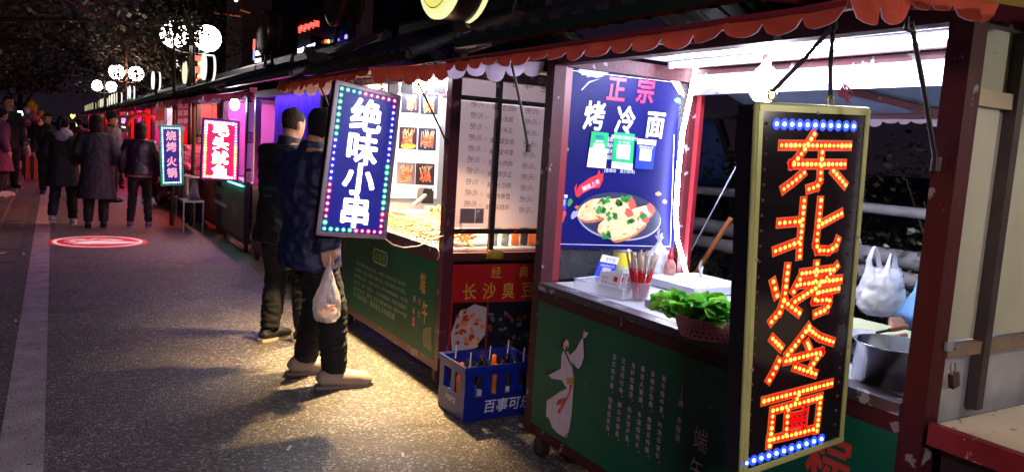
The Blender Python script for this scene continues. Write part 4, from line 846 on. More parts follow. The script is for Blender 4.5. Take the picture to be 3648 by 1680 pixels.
for k in range(60):
    x, y = 1745+rg.random()*225, 1110+rg.random()*125; mb.poly([rp(*p, .001+k*.00002) for p in ell((x, y), rg.uniform(6, 14), rg.uniform(4, 9), 8, rg.random()*3, .25)], rg.choice((6, 6, 7, 8)))
mb.build('food_print', [M('dark print', '140f14', .4), M('dark blue print', '131522', .4), M('white plate', 'b8b0b8', .4), M('red chilli print', 'b5341f', .4), M('orange print', 'd9824e', .4), M('pale print', 'e3b58c', .4), M('black tofu print', '23232b', .4), M('grey print', '5b6270', .4), M('brown print', '6b3f2a', .4)], rb)
# goods behind the low window
def bottle(px, lab, liquid, cap, h=.17, r=.03, grp=None, y=4.60):
    c = at(1, y, px, 905); c.z = ZC; t = thing('drink_bottle', lab, 'bottle', c, grp)
    MB().lathe([(.001, 0), (r, 0), (r, h*.25), (r*.94, h*.3), (r, h*.36), (r, h*.7), (r*.45, h*.88), (r*.45, h*.93), (.001, h*.93)], c, 18).build('bottle', liquid, t)
    MB().lathe([(.001, h*.93), (r*.52, h*.93), (r*.52, h), (.001, h)], c, 12).build('cap', cap, t)
watr = M('water bottle', 'b9c4c0', .12, nz=(30, .9, '6d7a74'), trans=.4); juice = M('orange drink', 'd98a1c', .15, trans=.5); cola = M('cola drink', '1c0d0a', .15)
bottle(1755, 'clear water bottle with red cap, left one behind the yellow tape roll', watr, MATS['red cap']); bottle(1795, 'clear water bottle with red cap between its twin and the orange drink', watr, MATS['red cap'])
bottle(1832, 'orange drink bottle next to the water bottles', juice, black); bottle(1862, 'dark cola bottle between two orange drink bottles', cola, black); bottle(1892, 'orange drink bottle beside the grey window post', juice, black)
sausage = [M('stick wood', 'c99f62', .6), M('fried meat', '8f3d1c', .4, nz=(40, .7, 'b5612c')), M('golden batter', 'c08a34', .5, nz=(50, .7, '9a5a20')), M('red meat', 'b0432c', .4, nz=(40, .7, 'd98a6a'))]
def skewer_mb(k, L=.22):
    mb = MB(); rg = random.Random(k); mb.tube([(0, 0, 0), (L, 0, 0)], .002, 5, 0)
    for i in range(5): mb.ball((L*.08+i*L*.125, rg.uniform(-.003, .003), .002), .014, .011*rg.uniform(.8, 1.2), .010*rg.uniform(.8, 1.2), 8, 1+k % 3)
    return mb
prot = []
for k in range(3):
    o = skewer_mb(k).build('skewer', sausage); prot.append(o)
rg = random.Random(11); labs = ('brown fried meat skewer heaped on the warm lit skewer counter', 'golden battered skewer heaped on the warm lit skewer counter', 'red meat skewer heaped on the warm lit skewer counter'); used = [0, 0, 0]
for i in range(66):
    u = i/66; y = 4.55+1.65*u; k = (i//3 + (i % 2)) % 3 if u < .5 else i % 3
    o = prot[k] if not used[k] else prot[k].copy(); 
    if used[k]: COL.objects.link(o)
    used[k] = 1; o.location = (2.17+.02*rg.random()+(.10 if i % 3 == 2 else 0), y, ZC+.018+.03*(i % 3)); o.rotation_euler = (rg.uniform(-.5, .5), rg.uniform(-.12, .05), rg.uniform(-.4, .4))
    tag(o, labs[k], 'skewer', 'skewers heaped on the counter')
for k in range(8):
    o = prot[2].copy(); COL.objects.link(o); o.location = (2.34+.02*(k % 2), 4.62+.022*k, ZC+.03+.012*(k % 3)); o.rotation_euler = (0, -.1, rg.uniform(-.2, .2)); tag(o, 'red meat skewer on the steel tray inside the low side window', 'skewer', 'skewers on the tray')
mb = MB(); mb.box(2.30, 2.62, 4.56, 4.86, ZC, ZC+.018); tag(mb.build('steel_tray', steel, org=(2.46, 4.7, ZC)), 'steel tray of raw skewers inside the low side window', 'tray')
mb = MB(); pts = [at(1, 4.53, *p) for p in ((1625, 745), (1636, 790), (1645, 830), (1668, 868), (1700, 890), (1745, 893))]; mb.tube(pts, .008, 8); tag(mb.build('yellow_hose', M('yellow rubber', 'd9b41c', .35), org=pts[-1]), 'yellow hose curling down behind the low side window', 'hose')
tpz = at(1, 4.385, 1765, 905); mb = MB(); mb.lathe([(.042, -.024), (.055, -.024), (.055, .024), (.042, .024), (.042, -.024)], tpz, 30, 0, 'z', True); tag(mb.build('tape_roll', M('yellow tape', 'a8942a', .3), org=tpz), 'yellow roll of tape on the sill above the red board', 'tape roll')
MB().box(tpz.x-.06, tpz.x+.06, 4.36, 4.425, tpz.z-.032, tpz.z-.025).build('sill_bracket', darkmetal, S2)
# photo menu at the far end of the skewer stall
pm = thing('photo_menu', 'white menu of six skewer photos at the far end of the stall', 'menu board', (2.7, 6.36, 1.1))
YM = 6.37; m6 = lambda x, y, k=0: at(1, YM-.002-k, 1350+x/2.01, 230+y/2.01)
MB().box(2.24, 3.0, YM, YM+.006, 1.10, 2.06).build('board', M('white menu board', 'd5d8e2', .4, emit=('d5d8e6', .25)), pm)  # board brightness put into the material as a faint glow
mb = MB(); caps = MB(); rg = random.Random(3)
six = [((163, 205), (293, 350), '翅骨小串'), ((300, 205), (428, 362), '鸡肉小香肠'), ((147, 445), (275, 608), '掌中宝小串'), ((283, 452), (413, 618), '羊肉小串'), ((130, 698), (262, 858), '奶香年糕'), ((265, 705), (400, 865), '五花肉小串')]
for i, (a, b, s) in enumerate(six):
    mb.poly([m6(a[0], a[1]), m6(b[0], a[1]+6), m6(b[0]-6, b[1]), m6(a[0]-6, b[1]-6)], (0, 0, 1, 2, 3, 1)[i])
    w0 = b[0]-a[0]
    if i == 2: mb.poly([m6(*p, .0004) for p in ell(((a[0]+b[0])/2, b[1]-24), 55, 20, 16)], 7)
    for k in range(14):
        x0 = a[0]+w0*(.15+.75*rg.random()); y0 = a[1]+14+rg.random()*20; x1 = a[0]+w0*(.1+.7*rg.random()); y1 = b[1]-16-rg.random()*25
        p, q = m6(x0, y0, .0006), m6(x1, y1, .0006); d = (q-p); mb.obox((p+q)/2, d/2, d.cross(UY).normalized()*.003, UY*.0002, 4)
        for j in range(4): c = (x0+(x1-x0)*(.45+.14*j), y0+(y1-y0)*(.45+.14*j)); mb.poly([m6(*p_, .001+.00004*k) for p_ in ell(c, rg.uniform(6, 9), rg.uniform(5, 8), 7, 0, .2)], rg.choice((5, 5, 6)))
    text(caps, s, m6((a[0]+b[0])/2, b[1]+22), UX, UZ, .03, 0, .004); text(caps, '元/把', m6((a[0]+b[0])/2+25, b[1]+50), UX, UZ, .028, 0)
mb.build('food_print', [M('pic navy', '1c2030', .4), M('pic plum', '2a1420', .4), M('pic blue', '1a2340', .4), M('pic grey', '6e5f62', .4), M('pic stick', 'd3b483', .4), M('pic red', 'c24a2c', .4), M('pic orange', 'dc8a58', .4), M('pic leaf', 'a3c23a', .4)], pm)
caps.build('lettering', M('menu ink', '3a3a40', .6), pm)
for k, (x0, x1) in enumerate(((1388, 1420), (1436, 1470), (1488, 1524), (1552, 1586))):
    a, b = at(1, 5.5, x0, 262), at(1, 5.5, x1, 335); MB().box(a.x, b.x, 5.5, 5.53, b.z, 2.11).build('hanging_slat', M('dark slat', '2b303c', .5), S2)
MB().box(2.24, 3.06, 6.2, 6.225, 2.075, 2.113).build('light_strip', glow('cool strip', (.96, .95, 1), 75), S2); MB().box(2.6, 2.63, 4.7, 6.0, 2.085, 2.113).build('light_strip', glow('cool strip', (.96, .95, 1), 75), S2)  # the lengthwise strip is added to brighten the stall interior
cbx = at(2, ZC, 1490, 800); t = thing('cream_box', 'long cream box on the skewer counter below the photo menu', 'box', cbx)
mb = MB(); u = V((.98, .2, 0)); wv = V((-.2, .98, 0)); mb.obox(cbx+UZ*.05, u*.20, wv*.10, UZ*.05); mb.build('body', M('cream plastic', 'cdbf9a', .5), t); mb = MB(); mb.obox(cbx+UZ*.107, u*.205, wv*.105, UZ*.006); mb.build('lid', M('cream lid', 'd8cba8', .5), t)
mb = MB(); c = at(1, 6.0, 1515, 700); mb.obox(c, UX*.05, UY*.06, UZ*.055); mb.obox(c+UZ*.062, UX*.04, UY*.05, UZ*.008); mb.bar(c+V((-.03, -.07, .02)), c+V((-.16, -.12, -.07)), .03, .02, 1)
tag(mb.build('black_dispenser', [black, steel], org=c-UZ*.055), 'black dispenser with a silver handle behind the cream box', 'dispenser')
for k in range(3):
    c = at(1, 5.75, 1525+22*k, 752); mb = MB(); mb.lathe([(.001, 0), (.03, 0), (.03, .05), (.032, .055), (.028, .06), (.001, .06)], c-UZ*.02, 16); tag(mb.build('seasoning_jar', steel, org=c-UZ*.02), 'small steel seasoning jar standing behind the cream box', 'jar', 'seasoning jars')
mb = MB(); a, b = at(1, 5.6, 1538, 762), at(1, 5.6, 1566, 732); mb.tube([a, (a+b)/2, b], [.006, .009, .012], 8); tag(mb.build('yellow_spoon', M('yellow spoon', 'e0c51c', .35), org=a), 'yellow plastic spoon handle sticking out of a jar', 'spoon')
# warm lamps of the skewer stall
def hang_lamp(c, lab, col, s, r=.045, watts=0, grp='hanging lamps of the skewer stall', ccol=(1, .64, .27)):
    t = thing('hanging_lamp', lab, 'lamp', c, grp); c = V(c); MB().ball(c, r, r, r*1.25, 14).build('bulb', glow('lamp glass '+col+str(s), lin(col), s), t)
    mb = MB(); mb.lathe([(r*.5, .0), (r*.45, .06), (.006, .07)], c+UZ*r*1.1, 12); mb.tube([c+UZ*(r*1.1+.07), (c.x, c.y, max(c.z+.2, 2.11))], .004); mb.build('socket', black, t)
    if watts:
        l = bpy.data.lights.new('lamp_light', 'SPOT'); l.energy = watts; l.color = ccol; l.spot_size = math.radians(102); l.spot_blend = .9; l.shadow_soft_size = .035
        lo = bpy.data.objects.new('lamp_light', l); COL.objects.link(lo); lo.parent = t; lo.location = (0, 0, -r*1.35)
for px, py, y, lab in ((1508, 268, 4.75, 'bright bulb under the skewer stall fringe beside the stay rod'), (1548, 270, 4.75, 'bright bulb second from the maroon post under the skewer stall'), (1590, 268, 4.75, 'bright bulb next to the maroon post of the skewer stall')):
    hang_lamp(at(1, y, px, py+6), lab, 'f4f2ff', 40, .024)
hang_lamp((2.19, 5.0, 1.98), 'warm heat lamp low over the near half of the skewer counter', 'ffd98a', 20, .04, 680)
hang_lamp((2.21, 6.0, 1.98), 'warm heat lamp over the far half of the skewer counter', 'ffd98a', 20, .04, 360)
wl_ = at(2, ZC+.06, 1545, 800); mb = MB(); mb.ball(wl_, .045, .03, .03, 12); tag(mb.build('heat_lamp', glow('heat lamp', (1, .82, .35), 24), org=wl_), 'glowing yellow heat lamp among the skewers by the maroon post', 'heat lamp')
hang_lamp((2.9, .15, 1.9), 'added bulb lighting the cream wall, unseen beside the viewer', 'fff4ea', 95, .05, 0, 'added lamps of the neighbouring stall')  # out-of-view bulb added to brighten the cream wall and near fringe
# crate of bottles between the two stalls
t = thing('bottle_crate', 'blue plastic crate of soft drink bottles standing between the two stalls', 'crate', (2.26, 3.97, 0))
cb = M('blue crate plastic', '0d2080', .38, nz=(4, .4, '0a175a')); x0, x1, y0, y1, h = 2.03, 2.52, 3.80, 4.14, .33
mb = MB(); mb.box(x0, x1, y0, y1, .008, .025)
T = .012
for (a, b, c_, d) in ((x0, x1, y0, y0+T), (x0, x1, y1-T, y1), (x0, x0+T, y0+T, y1-T), (x1-T, x1, y0+T, y1-T)):
    mb.box(a, b, c_, d, .025, .15); mb.box(a, b, c_, d, .275, h)
for x in (x0, x0+.12, (x0+x1)/2-.03, x1-.18, x1-.06):
    for y in (y0, y1-T): mb.box(x+.0005, x+.06, y+.0005, y+T-.0005, .15, .275)
for y in (y0+T, y0+.13, y1-.06):
    for x in (x0, x1-T): mb.box(x+.0005, x+T-.0005, y, y+.05, .15, .275)
for a in ((x0-.008, x1+.008, y0-.008, y0-.0005), (x0-.008, x1+.008, y1+.0005, y1+.008), (x0-.008, x0-.0005, y0, y1), (x1+.0005, x1+.008, y0, y1)): mb.box(a[0], a[1], a[2], a[3], h-.03, h+.004)
for k in range(12): mb.slab([(x0+.13+.03*k*.8, y0-.004, .15), (x0+.142+.03*k*.8, y0-.004, .168), (x0+.154+.03*k*.8, y0-.004, .15)], UY*.004)
mb.build('crate', cb, t); mb = MB()
text(mb, '百事可乐', (x0+.30, y0-.003, .088), UX, UZ, .085, 0, .02, skew=.15); text(mb, 'PEPSI', (x0-.003, y0+.17, .10), FR, UZ, .05, 0, .01, 1.2); mb.build('lettering', M('crate white', 'c9cbe0', .5), t)
for i in range(5):
    for j in range(3):
        c = V((x0+.06+.092*i, y0+.07+.095*j, .027)); k = 1 if (i*3+j) % 5 == 1 else 2*((i+j) % 2); t = thing('soda_bottle', ('dark', 'orange', 'blue labelled')[k]+' soft drink bottle standing in the blue crate', 'bottle', c, 'bottles in the blue crate')
        MB().lathe([(.001, 0), (.031, 0), (.032, .13), (.029, .18), (.013, .25), (.013, .285), (.001, .285)], c, 14).build('bottle', (cola, juice, M('clear bottle glass', '24303a', .12))[k], t)
        MB().lathe([(.0325, .05), (.0325, .15)], c, 14, 0, 'z', True).build('label', (M('lab blue', '1c3fa8', .4), M('lab orange', 'd9861c', .4), M('lab white', 'c9ccd9', .4))[k], t)
        if (i+2*j) % 4 == 0:
            tag(MB().tube([c+UZ*.2, c+V((.012, .01, .37))], .0035, 6).build('drinking_straw', M('straw', 'd9d4cc', .5), org=c+UZ*.2), 'pale drinking straw poking out of a crate bottle', 'straw', 'straws in the crate')
# ------------------------------------------------------------------ neighbouring stall at the frame edge
S0 = thing('stall_counter', 'worn cream counter with a red painted edge beside the maroon corner post', 'stall counter', (2.15, .2, 0))
MB().box(2.17, 3.3, -.6, 1.19, .865, .893).build('top', M('worn cream top', 'd6ccbc', .55, nz=(4, .9, 'b5a68f'), chips=(22, .36, '6b4a3c'), bump=(20, .15)), S0)
MB().box(2.14, 2.169, -.6, 1.195, .835, .897).build('edge', M('red edge paint', '7f1f24', .45, nz=(8, .6, '541418'), chips=(20, .36, 'b0a094')), S0)
MB().box(2.2, 3.2, -.6, 1.18, .12, .834).build('body', M('dark stall side', '1d1216', .6, nz=(4, .6, '2a1a1e')), S0)
for y in (-.5, 1.1): MB().box(2.2, 2.26, y, y+.06, 0, .119).build('foot', darkmetal, S0)
MB().box(2.2, 2.26, -.6, -.54, .9, 2.1).build('post', maroon, S0); MB().box(3.2, 3.26, -.6, -.54, 0, 2.1).build('post', maroon, S0)
mb = MB()
for s, m in ((0, 0), (-.004, 1)): mb.add([(1.75, -.6, 2.03+s), (1.75, 1.13, 2.03+s), (3.2, 1.13, 2.12+s), (3.2, -.6, 2.12+s)], [(0, 1, 2, 3)], m)
aw = mb.build('awning', [yellow_cloth, yellow_cloth], S0)
fringe_mb((2.26, 1.135, 2.07), (3.2, 1.135, 2.12), (0, 1, 0), .10, 8, .006, 5).build('fringe', [yellow_cloth, yellow_cloth], aw)
# ------------------------------------------------------------------ curtained booth
S25 = thing('curtained_booth', 'dark booth closed with a purple lit pleated curtain behind the two men', 'market stall', (2.15, 7.1, 0), 'food stalls along the road')
frame(S25, 7.15, 9.98, M('dark maroon paint', '2c141c', .5, nz=(5, .5, '1c0d14')), mid=False)
MB().box(2.148, 2.168, 7.23, 9.9, .18, .88).build('front_panel', M('dark booth panel', '1a1420', .5), S25)
mb = MB(); n = 260; vs = []
for i in range(n+1):
    y = 7.62+(9.86-7.62)*i/n; x = 2.38+.028*math.sin(i*.62+2*N.noise(V((i*.05, 0, 0))))+.01*math.sin(i*1.7); vs += [(x, y, .93), (x+.01*math.sin(i*.3), y, 1.5), (2.38+.4*(x-2.38), y, 2.06)]
mb.add(vs, [(i*3+j, (i+1)*3+j, (i+1)*3+j+1, i*3+j+1) for i in range(n) for j in (0, 1)], 0, True)
mb.build('curtain', M('purple curtain', '5b3f9a', .75, nz=(3, .4, '4a2f86')), S25)
MB().box(2.26, 2.29, 7.4, 9.86, 2.045, 2.06).build('blue_light_strip', glow('blue strip', (.16, .1, 1), 45), S25)
MB().box(2.25, 2.28, 8.2, 9.86, .95, .962).build('red_light_strip', glow('red strip', (1, .05, .35), 45), S25)
MB().box(2.3, 2.36, 7.24, 7.6, .93, 2.06).build('side_board', M('plum board', '5e2a40', .6), S25)
roof_tiles(S25, 7.05, 10.05, 1.85, 2.15, 2.7, 2.5)
# ------------------------------------------------------------------ squid stall and hot pot stall
pinkish = M('pink awning cloth', 'b0505e', .8, nz=(5, .5, '8f3a4c'), trans=.3)
def mid_stall(y0, y1, lab, panel, back, paint, cloth, lining, light, lit):
    t = thing('food_stall', lab, 'market stall', (2.15, y0, 0), 'food stalls along the road')
    frame(t, y0, y1, paint)
    MB().box(2.148, 2.168, y0+.07, y1-.07, .18, .83).build('front_panel', panel, t)
    MB().box(3.09, 3.1, y0+.08, y1-.08, .93, 2.02).build('rear_panel', back, t); MB().box(2.225, 3.08, y1-.03, y1-.02, .93, 2.02).build('far_panel', back, t)
    MB().box(2.2, 3.1, y0+.08, y1-.08, 2.1, 2.112).build('ceiling', white, t)
    awning(t, y0-.03, y1+.05, cloth, lining, 1.62, 2.02, True, True, .09, .14, .09)
    roof_tiles(t, y0-.1, y1+.12, 1.72, 2.14, 2.7, 2.52)
    if light: MB().box(2.4, 2.43, y0+.2, y1-.2, 2.07, 2.09).build('light_strip', glow('strip '+light, lin(light), lit*13), t)
    return t
dpaint = M('black stall paint', '17101a', .45, nz=(6, .5, '251827'))
S3 = mid_stall(10.42, 12.1, 'squid stall with teal lit front panel and red four character sign', M('teal green panel', '0f5a4a', .3, nz=(3, .7, '243a38')), M('magenta back sheet', 'b05a9a', .6, nz=(2, .6, '8d4480')), dpaint, pinkish, lilac_cloth, 'ff9ad8', 9)
MB().box(2.128, 2.137, 10.5, 12.02, .875, .887).build('teal_fill_strip', glow('teal fill glow', (.05, 1, .62), 14), S3)  # added strip standing in for the sign LEDs' teal light on the rail
mb = MB(); pnt = lambda px, py, k=0: at(0, 2.146-k, px, py)
for (a, b, m) in (((770, 660), (812, 705), 0), ((765, 720), (806, 728), 1)): p, q = pnt(*a), pnt(*b); mb.poly([p, V((p.x, q.y, p.z)), q, V((p.x, p.y, q.z))], m)
for k in range(5): text(mb, '鱿鱼香辣烧烤', pnt(835, 728+11*k), FR, UZ, .06, 2)
mb.build('panel_print', [M('green blob ink', '2f8f4c', .5), ink_w, pale_green_ink], S3)
MB().box(2.2, 3.08, 10.505, 10.515, .93, 2.02).build('near_pane', clear('near pane', 'd8d8ea', .3, .1), S3)
hang_lamp(at(1, 10.62, 836, 372), 'dazzling white bulb hanging in the near corner of the squid stall', 'eef2ff', 45, .06, 0, 'lamps of the squid stall')
mb = MB(); 
for (a, b, m, y) in (((640, 350), (668, 460), 0, 11.95), ((592, 348), (612, 450), 0, 14.2)): pass
red_b = M('red banner', 'c0323a', .6, nz=(4, .4, '9a2430'))
def banner(corn, y, lab, rows, col=red_b, ink=None, sz=.08):
    f, nn = quadmap(*[at(1, y, *p) for p in corn]); t = thing('banner', lab, 'banner', f(.5, 0), 'banners inside the stalls'); MB().slab([f(0, 0), f(1, 0), f(1, 1), f(0, 1)], UY*.006).build('cloth', col, t)
    mb = MB(); U = (f(1, .5)-f(0, .5)).normalized(); W = (f(.5, 1)-f(.5, 0)).normalized()
    for i, r_ in enumerate(rows): text(mb, r_, f(.5, .9-.8*i/max(1, len(rows)-1) if len(rows) > 1 else .5, .003), U, W, sz, 0, .015)
    mb.build('lettering', ink or M('banner white', 'd9d3da', .5), t); return t
banner(((634, 365), (672, 362), (668, 470), (631, 470)), 12.9, 'red banner with white characters behind the pink jacket', ('土土', '豆豆', '烧香', '  烤'))
banner(((556, 372), (588, 366), (584, 450), (552, 452)), 15.2, 'red banner with a round white corner left of the first one', ('香', '辣'), red_b, None, .16)
banner(((890, 312), (916, 312), (914, 357), (889, 357)), 10.40, 'cream plaque with red flourish at the top of the black corner post', ('ξ',), M('plaque cream', 'cfc6bb', .5), red_ink, .13)
banner(((887, 365), (914, 365), (908, 470), (884, 470)), 10.40, 'blank pale board below the cream plaque on the black corner post', ('',), M('pale board', 'b9b3bb', .5))
banner(((884, 474), (908, 474), (906, 505), (883, 505)), 10.40, 'grey plaque with a dark mark halfway up the black corner post', ('ξ',), M('grey plaque', '8d8494', .5), M('plaque ink', '4a3f55', .5), .1)
banner(((882, 510), (904, 510), (898, 600), (878, 600)), 10.40, 'narrow pale board lowest but one on the black corner post', ('',), MATS['pale board'])
banner(((878, 612), (900, 612), (898, 648), (876, 648)), 10.40, 'small cream plaque with red mark low on the black corner post', ('ξ',), MATS['plaque cream'], red_ink, .1)
cor3 = [at(1, 10.36, *p) for p in ((723, 421), (853, 432), (848, 646), (714, 638))]
S_C, f, nn, p1, p2 = bordered(cor3, 'red LED sign with fat yellow white characters beside the steel table', '毛头鱿鱼', M('blue violet frame', '4a3f9a', .4, .4), M('red lit face', 'a80f2a', .4, emit=('d00a2c', 2.4)), glow('yellow white letters', (1, .84, .42), 16), .08, .172, ((.17, 'led cyan'), (.30, 'led pink'), (.45, 'led yellow'), (.5, 'led pink'), (.58, 'led cyan'), (.93, 'led yellow'), (1, 'led cyan')), .012, .036, .042, .022, None, None, 1.2, (.84, .61, .375, .15))
tag(MB().tube([p1, V((1.72, 10.4, 1.99))], .004, 6).tube([p2, V((1.78, 10.4, 1.99))], .004, 6).build('sign_cord', rope_m, org=p1), 'dark cord holding up the red squid sign', 'cord')
cor4 = [at(1, 12.9, *p) for p in ((567, 446), (650, 448), (654, 658), (573, 661))]
S_D, f, nn, p1, p2 = bordered(cor4, 'slim LED sign with pink outlined characters and cyan and green border', '烧烤火锅', M('teal lit frame', '5fc0b0', .4, .2), M('violet lit face', '221a5a', .4, emit=('2f1c90', .3)), glow('rose letters', (.9, .18, .24), 1.1), .07, .155, ((.13, 'led cyan'), (.40, 'led yellow'), (.76, 'led green'), (1, 'led cyan')), .009, .03, .04, .0, glow('pink outline', (1, .6, .75), .9), None, .95, (.83, .645, .40, .21))
tag(MB().tube([p1, V((1.68, 12.92, 2.0))], .004, 6).tube([p2, V((1.7, 12.92, 2.0))], .004, 6).build('sign_cord', rope_m, org=p1), 'dark cord holding up the slim pink lettered sign', 'cord')
S4 = mid_stall(12.5, 14.55, 'hot pot stall with red banners and orange lit lower panel', M('orange brown panel', '8a4a30', .5, nz=(3, .6, '5f3024')), M('red back sheet', 'a8323f', .6, nz=(2, .6, '80242e')), dpaint, pinkish, lilac_cloth, 'ffb8a0', 9)
# steel table with stock pot
t = thing('steel_table', 'low steel table on thin legs standing in front of the squid stall', 'table', (1.8, 12.9, 0)); a, b, c_, d = 1.68, 1.98, 12.5, 13.35
MB().box(a, b, c_, d, .475, .50).build('tabletop', steel, t)
for x in (a+.012, b-.012):
    for y in (c_+.012, d-.012): MB().tube([(x, y, 0), (x, y, .4745)], .011, 8).build('leg', steel, t)
for nme, x, y, r, h, lab in (('stock_pot', 1.88, 12.68, .1, .34, 'tall steel stock pot on the low steel table'), ('stock_pot', 1.80, 13.1, .12, .34, 'second stock pot behind the front one on the steel table')):
    MBp = MB().lathe([(.001, 0), (r, 0), (r, h), (r+.006, h+.003), (r-.003, h+.004), (r-.004, .01), (.001, .008)], (x, y, .501), 28, 0, 'z', True); t = thing(nme, lab, 'pot', (x, y, .501), 'stock pots on the steel table'); MBp.build('pot', pot_m, t)
    mb = MB(); mb.lathe([(.001, .012), (r*.6, .01), (r+.004, .0)], (x, y, .501+h+.005), 24); mb.tube([(x-.02, y, .52+h), (x, y, .54+h), (x+.02, y, .52+h)], .006, 6); mb.build('lid', steel, t)
# ------------------------------------------------------------------ stalls farther down the row
far_defs = (('red', 'ff3030', 10, M('far red panel', '7a1f22', .6), M('far red back', 'a82a2c', .6)), ('pale', 'ffe9f2', 7, M('far grey panel', '4a4050', .6), M('far pale back', 'b58d95', .6)), ('pink', 'ff5ab0', 8, M('far plum panel', '4a2040', .6), M('far pink back', 'a84a78', .6)))
far_proto = [mid_stall(14.9+2.35*i, 16.95+2.35*i, 'distant %s lit food stall, %s' % (d[0], ('next beyond the hot pot stall', 'third beyond the hot pot stall', 'second beyond the hot pot stall')[i]), d[3], d[4], dpaint, pinkish, lilac_cloth, d[1], d[2]) for i, d in enumerate(far_defs)]
for i in range(18):
    k = (0, 2, 0, 1, 0, 2)[i % 6]; y = 21.95+2.35*i
    dup(far_proto[k], (2.15, y, 0), None, 'small %s lit food stall far down the row' % far_defs[k][0], 'food stalls along the road')
# ------------------------------------------------------------------ round drum lamps on the roofs
def drum(c, r, face, lab, th=.16, rim=None, stand=True):
    c = V(c); t = thing('drum_lamp', lab, 'drum lamp', c-UZ*r, 'round drum lamps on the stall roofs'); band = M('drum band', '2a1d1c', .35, .5)
    MB().lathe([(r*.98, -th/2), (r, -th/2+.02), (r, th/2-.02), (r*.98, th/2)], c, 36, 0, 'x', True).build('band', band, t)
    for s in (-1, 1):
        MB().lathe([(.001, s*(th/2+.016)), (r*.5, s*(th/2+.012)), (r*.86, s*(th/2+.004)), (r*.97, s*th/2)], c, 36, 0, 'x', True).build('face', face, t)
        MB().lathe([(r*.86, s*(th/2+.008)), (r*.87, s*(th/2+.012)), (r*1.0, s*(th/2+.006)), (r*1.03, s*(th/2-.004)), (r*1.02, s*(th/2-.03))], c, 36, 0, 'x', True).build('rim', rim or face, t)
    if stand:
        mb = MB(); mb.bar(c+V((0, -r*.5, -r*.8)), c+V((0, -r*.7, -r*1.45)), .03); mb.bar(c+V((0, r*.5, -r*.8)), c+V((0, r*.7, -r*1.45)), .03); mb.box(c.x-.03, c.x+.03, c.y-r*.75, c.y+r*.75, c.z-r*1.5, c.z-r*1.42); mb.build('stand', darkmetal, t)
    return t
ylw, ylw2 = glow('yellow lamp face', (.9, .86, .22), .45, 'd0c850'), glow('yellow lamp rim', (.95, 1, .5), .45, 'd8d070'); wht, wrm = glow('white lamp face', (.95, 1, .93), .62), glow('cream lamp face', (1, .93, .62), .5)
dark_face = M('unlit lamp face', '15131a', .3, nz=(3, .5, '221d24')); copper = M('copper rim', '6b4630', .3, .7)
t = drum((1.93, 4.0, 2.555), .265, ylw, 'big yellow lit drum lamp at the top edge above the second stall gap', .2, ylw2, False)
mb = MB()
for k in range(40):
    a0, a1 = 2*math.pi*k/40, 2*math.pi*(k+1)/40; p = [V((1.812, 4.0+r*math.cos(a), 2.555+r*math.sin(a))) for a in (a0, a1) for r in (.21, .216)]; mb.poly([p[0], p[1], p[3], p[2]])
text(mb, '小吃', (1.81, 4.0, 2.46), FR, UZ, .1); mb.build('face_lettering', M('lamp brown ink', '7a4a1c', .5), t)
drum((2.02, 3.28, 2.64), .29, dark_face, 'unlit drum lamp with lavender metal rim right of the yellow one', .14, M('lavender rim', '8d88b8', .3, .6))
drum((2.15, 6.62, 2.82), .28, dark_face, 'unlit copper rimmed drum lamp on the skewer stall roof', .18, copper); drum((2.15, 9.3, 2.74), .25, dark_face, 'unlit copper rimmed drum lamp on the curtained booth roof', .16, copper)
drum((2.15, 13.4, 2.58), .2, wht, 'white lit drum lamp right of the red lantern string'); drum((2.15, 15.5, 2.6), .2, wrm, 'cream lit drum lamp left of the red lantern string'); drum((2.15, 20.8, 2.68), .21, wht, 'single white lit drum lamp on the roofs left of the cream one')
for k, (y, z, r) in enumerate(((27.6, 2.6, .2), (28.6, 2.6, .2))): drum((2.15, y, z), r, wht, 'white drum lamp of a close pair beside the brown lamp post', .14)
for k in range(4): drum((2.15, 33+1.6*k, 2.55), .2, (wht, wrm)[k % 2], 'lit drum lamp in the cluster of four left of the lamp post', .16)
for k in range(4): drum((2.15, 42+1.6*k, 2.55), .2, wrm, 'yellowish drum lamp in the small far cluster of four', .16)
dim_face = glow('dim lamp face', (1, .9, .55), .28)
for k in range(6): drum((2.15, 54+2.6*k, 2.55), .2, dim_face, 'tiny lit drum lamp in the farthest row of roofs', .18)
# curved brown bracket between the roofs
mb = MB(); q = [at(0, 2.0, *p) for p in ((1612, 185), (1640, 175), (1632, 120), (1600, 85), (1620, 68), (1650, 82), (1668, 100), (1710, 92), (1790, 58), (1848, 40), (1848, 128), (1650, 190))]
mb.slab(q, UX*.03); mb.bar((2.015, 4.02, 2.02), (2.015, 4.0, 2.33), .03); tag(mb.build('roof_bracket', M('brown sheet board', '3a2122', .55, nz=(3, .5, '2a1718')), org=q[0]), 'curved dark brown board under the yellow drum lamp', 'bracket')
mb = MB(); q = [at(0, 2.0, *p) for p in ((1082, 180), (1100, 172), (1120, 185), (1150, 188), (1172, 200), (1170, 235), (1112, 248))]; mb.slab(q, UX*.03); mb.bar((2.015, q[-1].y, q[-1].z), (2.015, q[-1].y, 2.05), .03); tag(mb.build('roof_bracket', MATS['brown sheet board'], org=q[0]), 'curved dark brown board standing on the skewer stall roof edge', 'bracket')
mb = MB(); q = [at(0, 2.3, *p) for p in ((1192, 182), (1215, 165), (1325, 118), (1335, 135), (1240, 188), (1205, 192))]; mb.slab(q, UX*.03); mb.bar((2.315, q[1].y, 2.25), (2.315, q[1].y, q[1].z), .03); tag(mb.build('gable_board', M('plum gable board', '4a2629', .6), org=q[0]), 'dull red tapered board rising over the skewer stall roof', 'board')
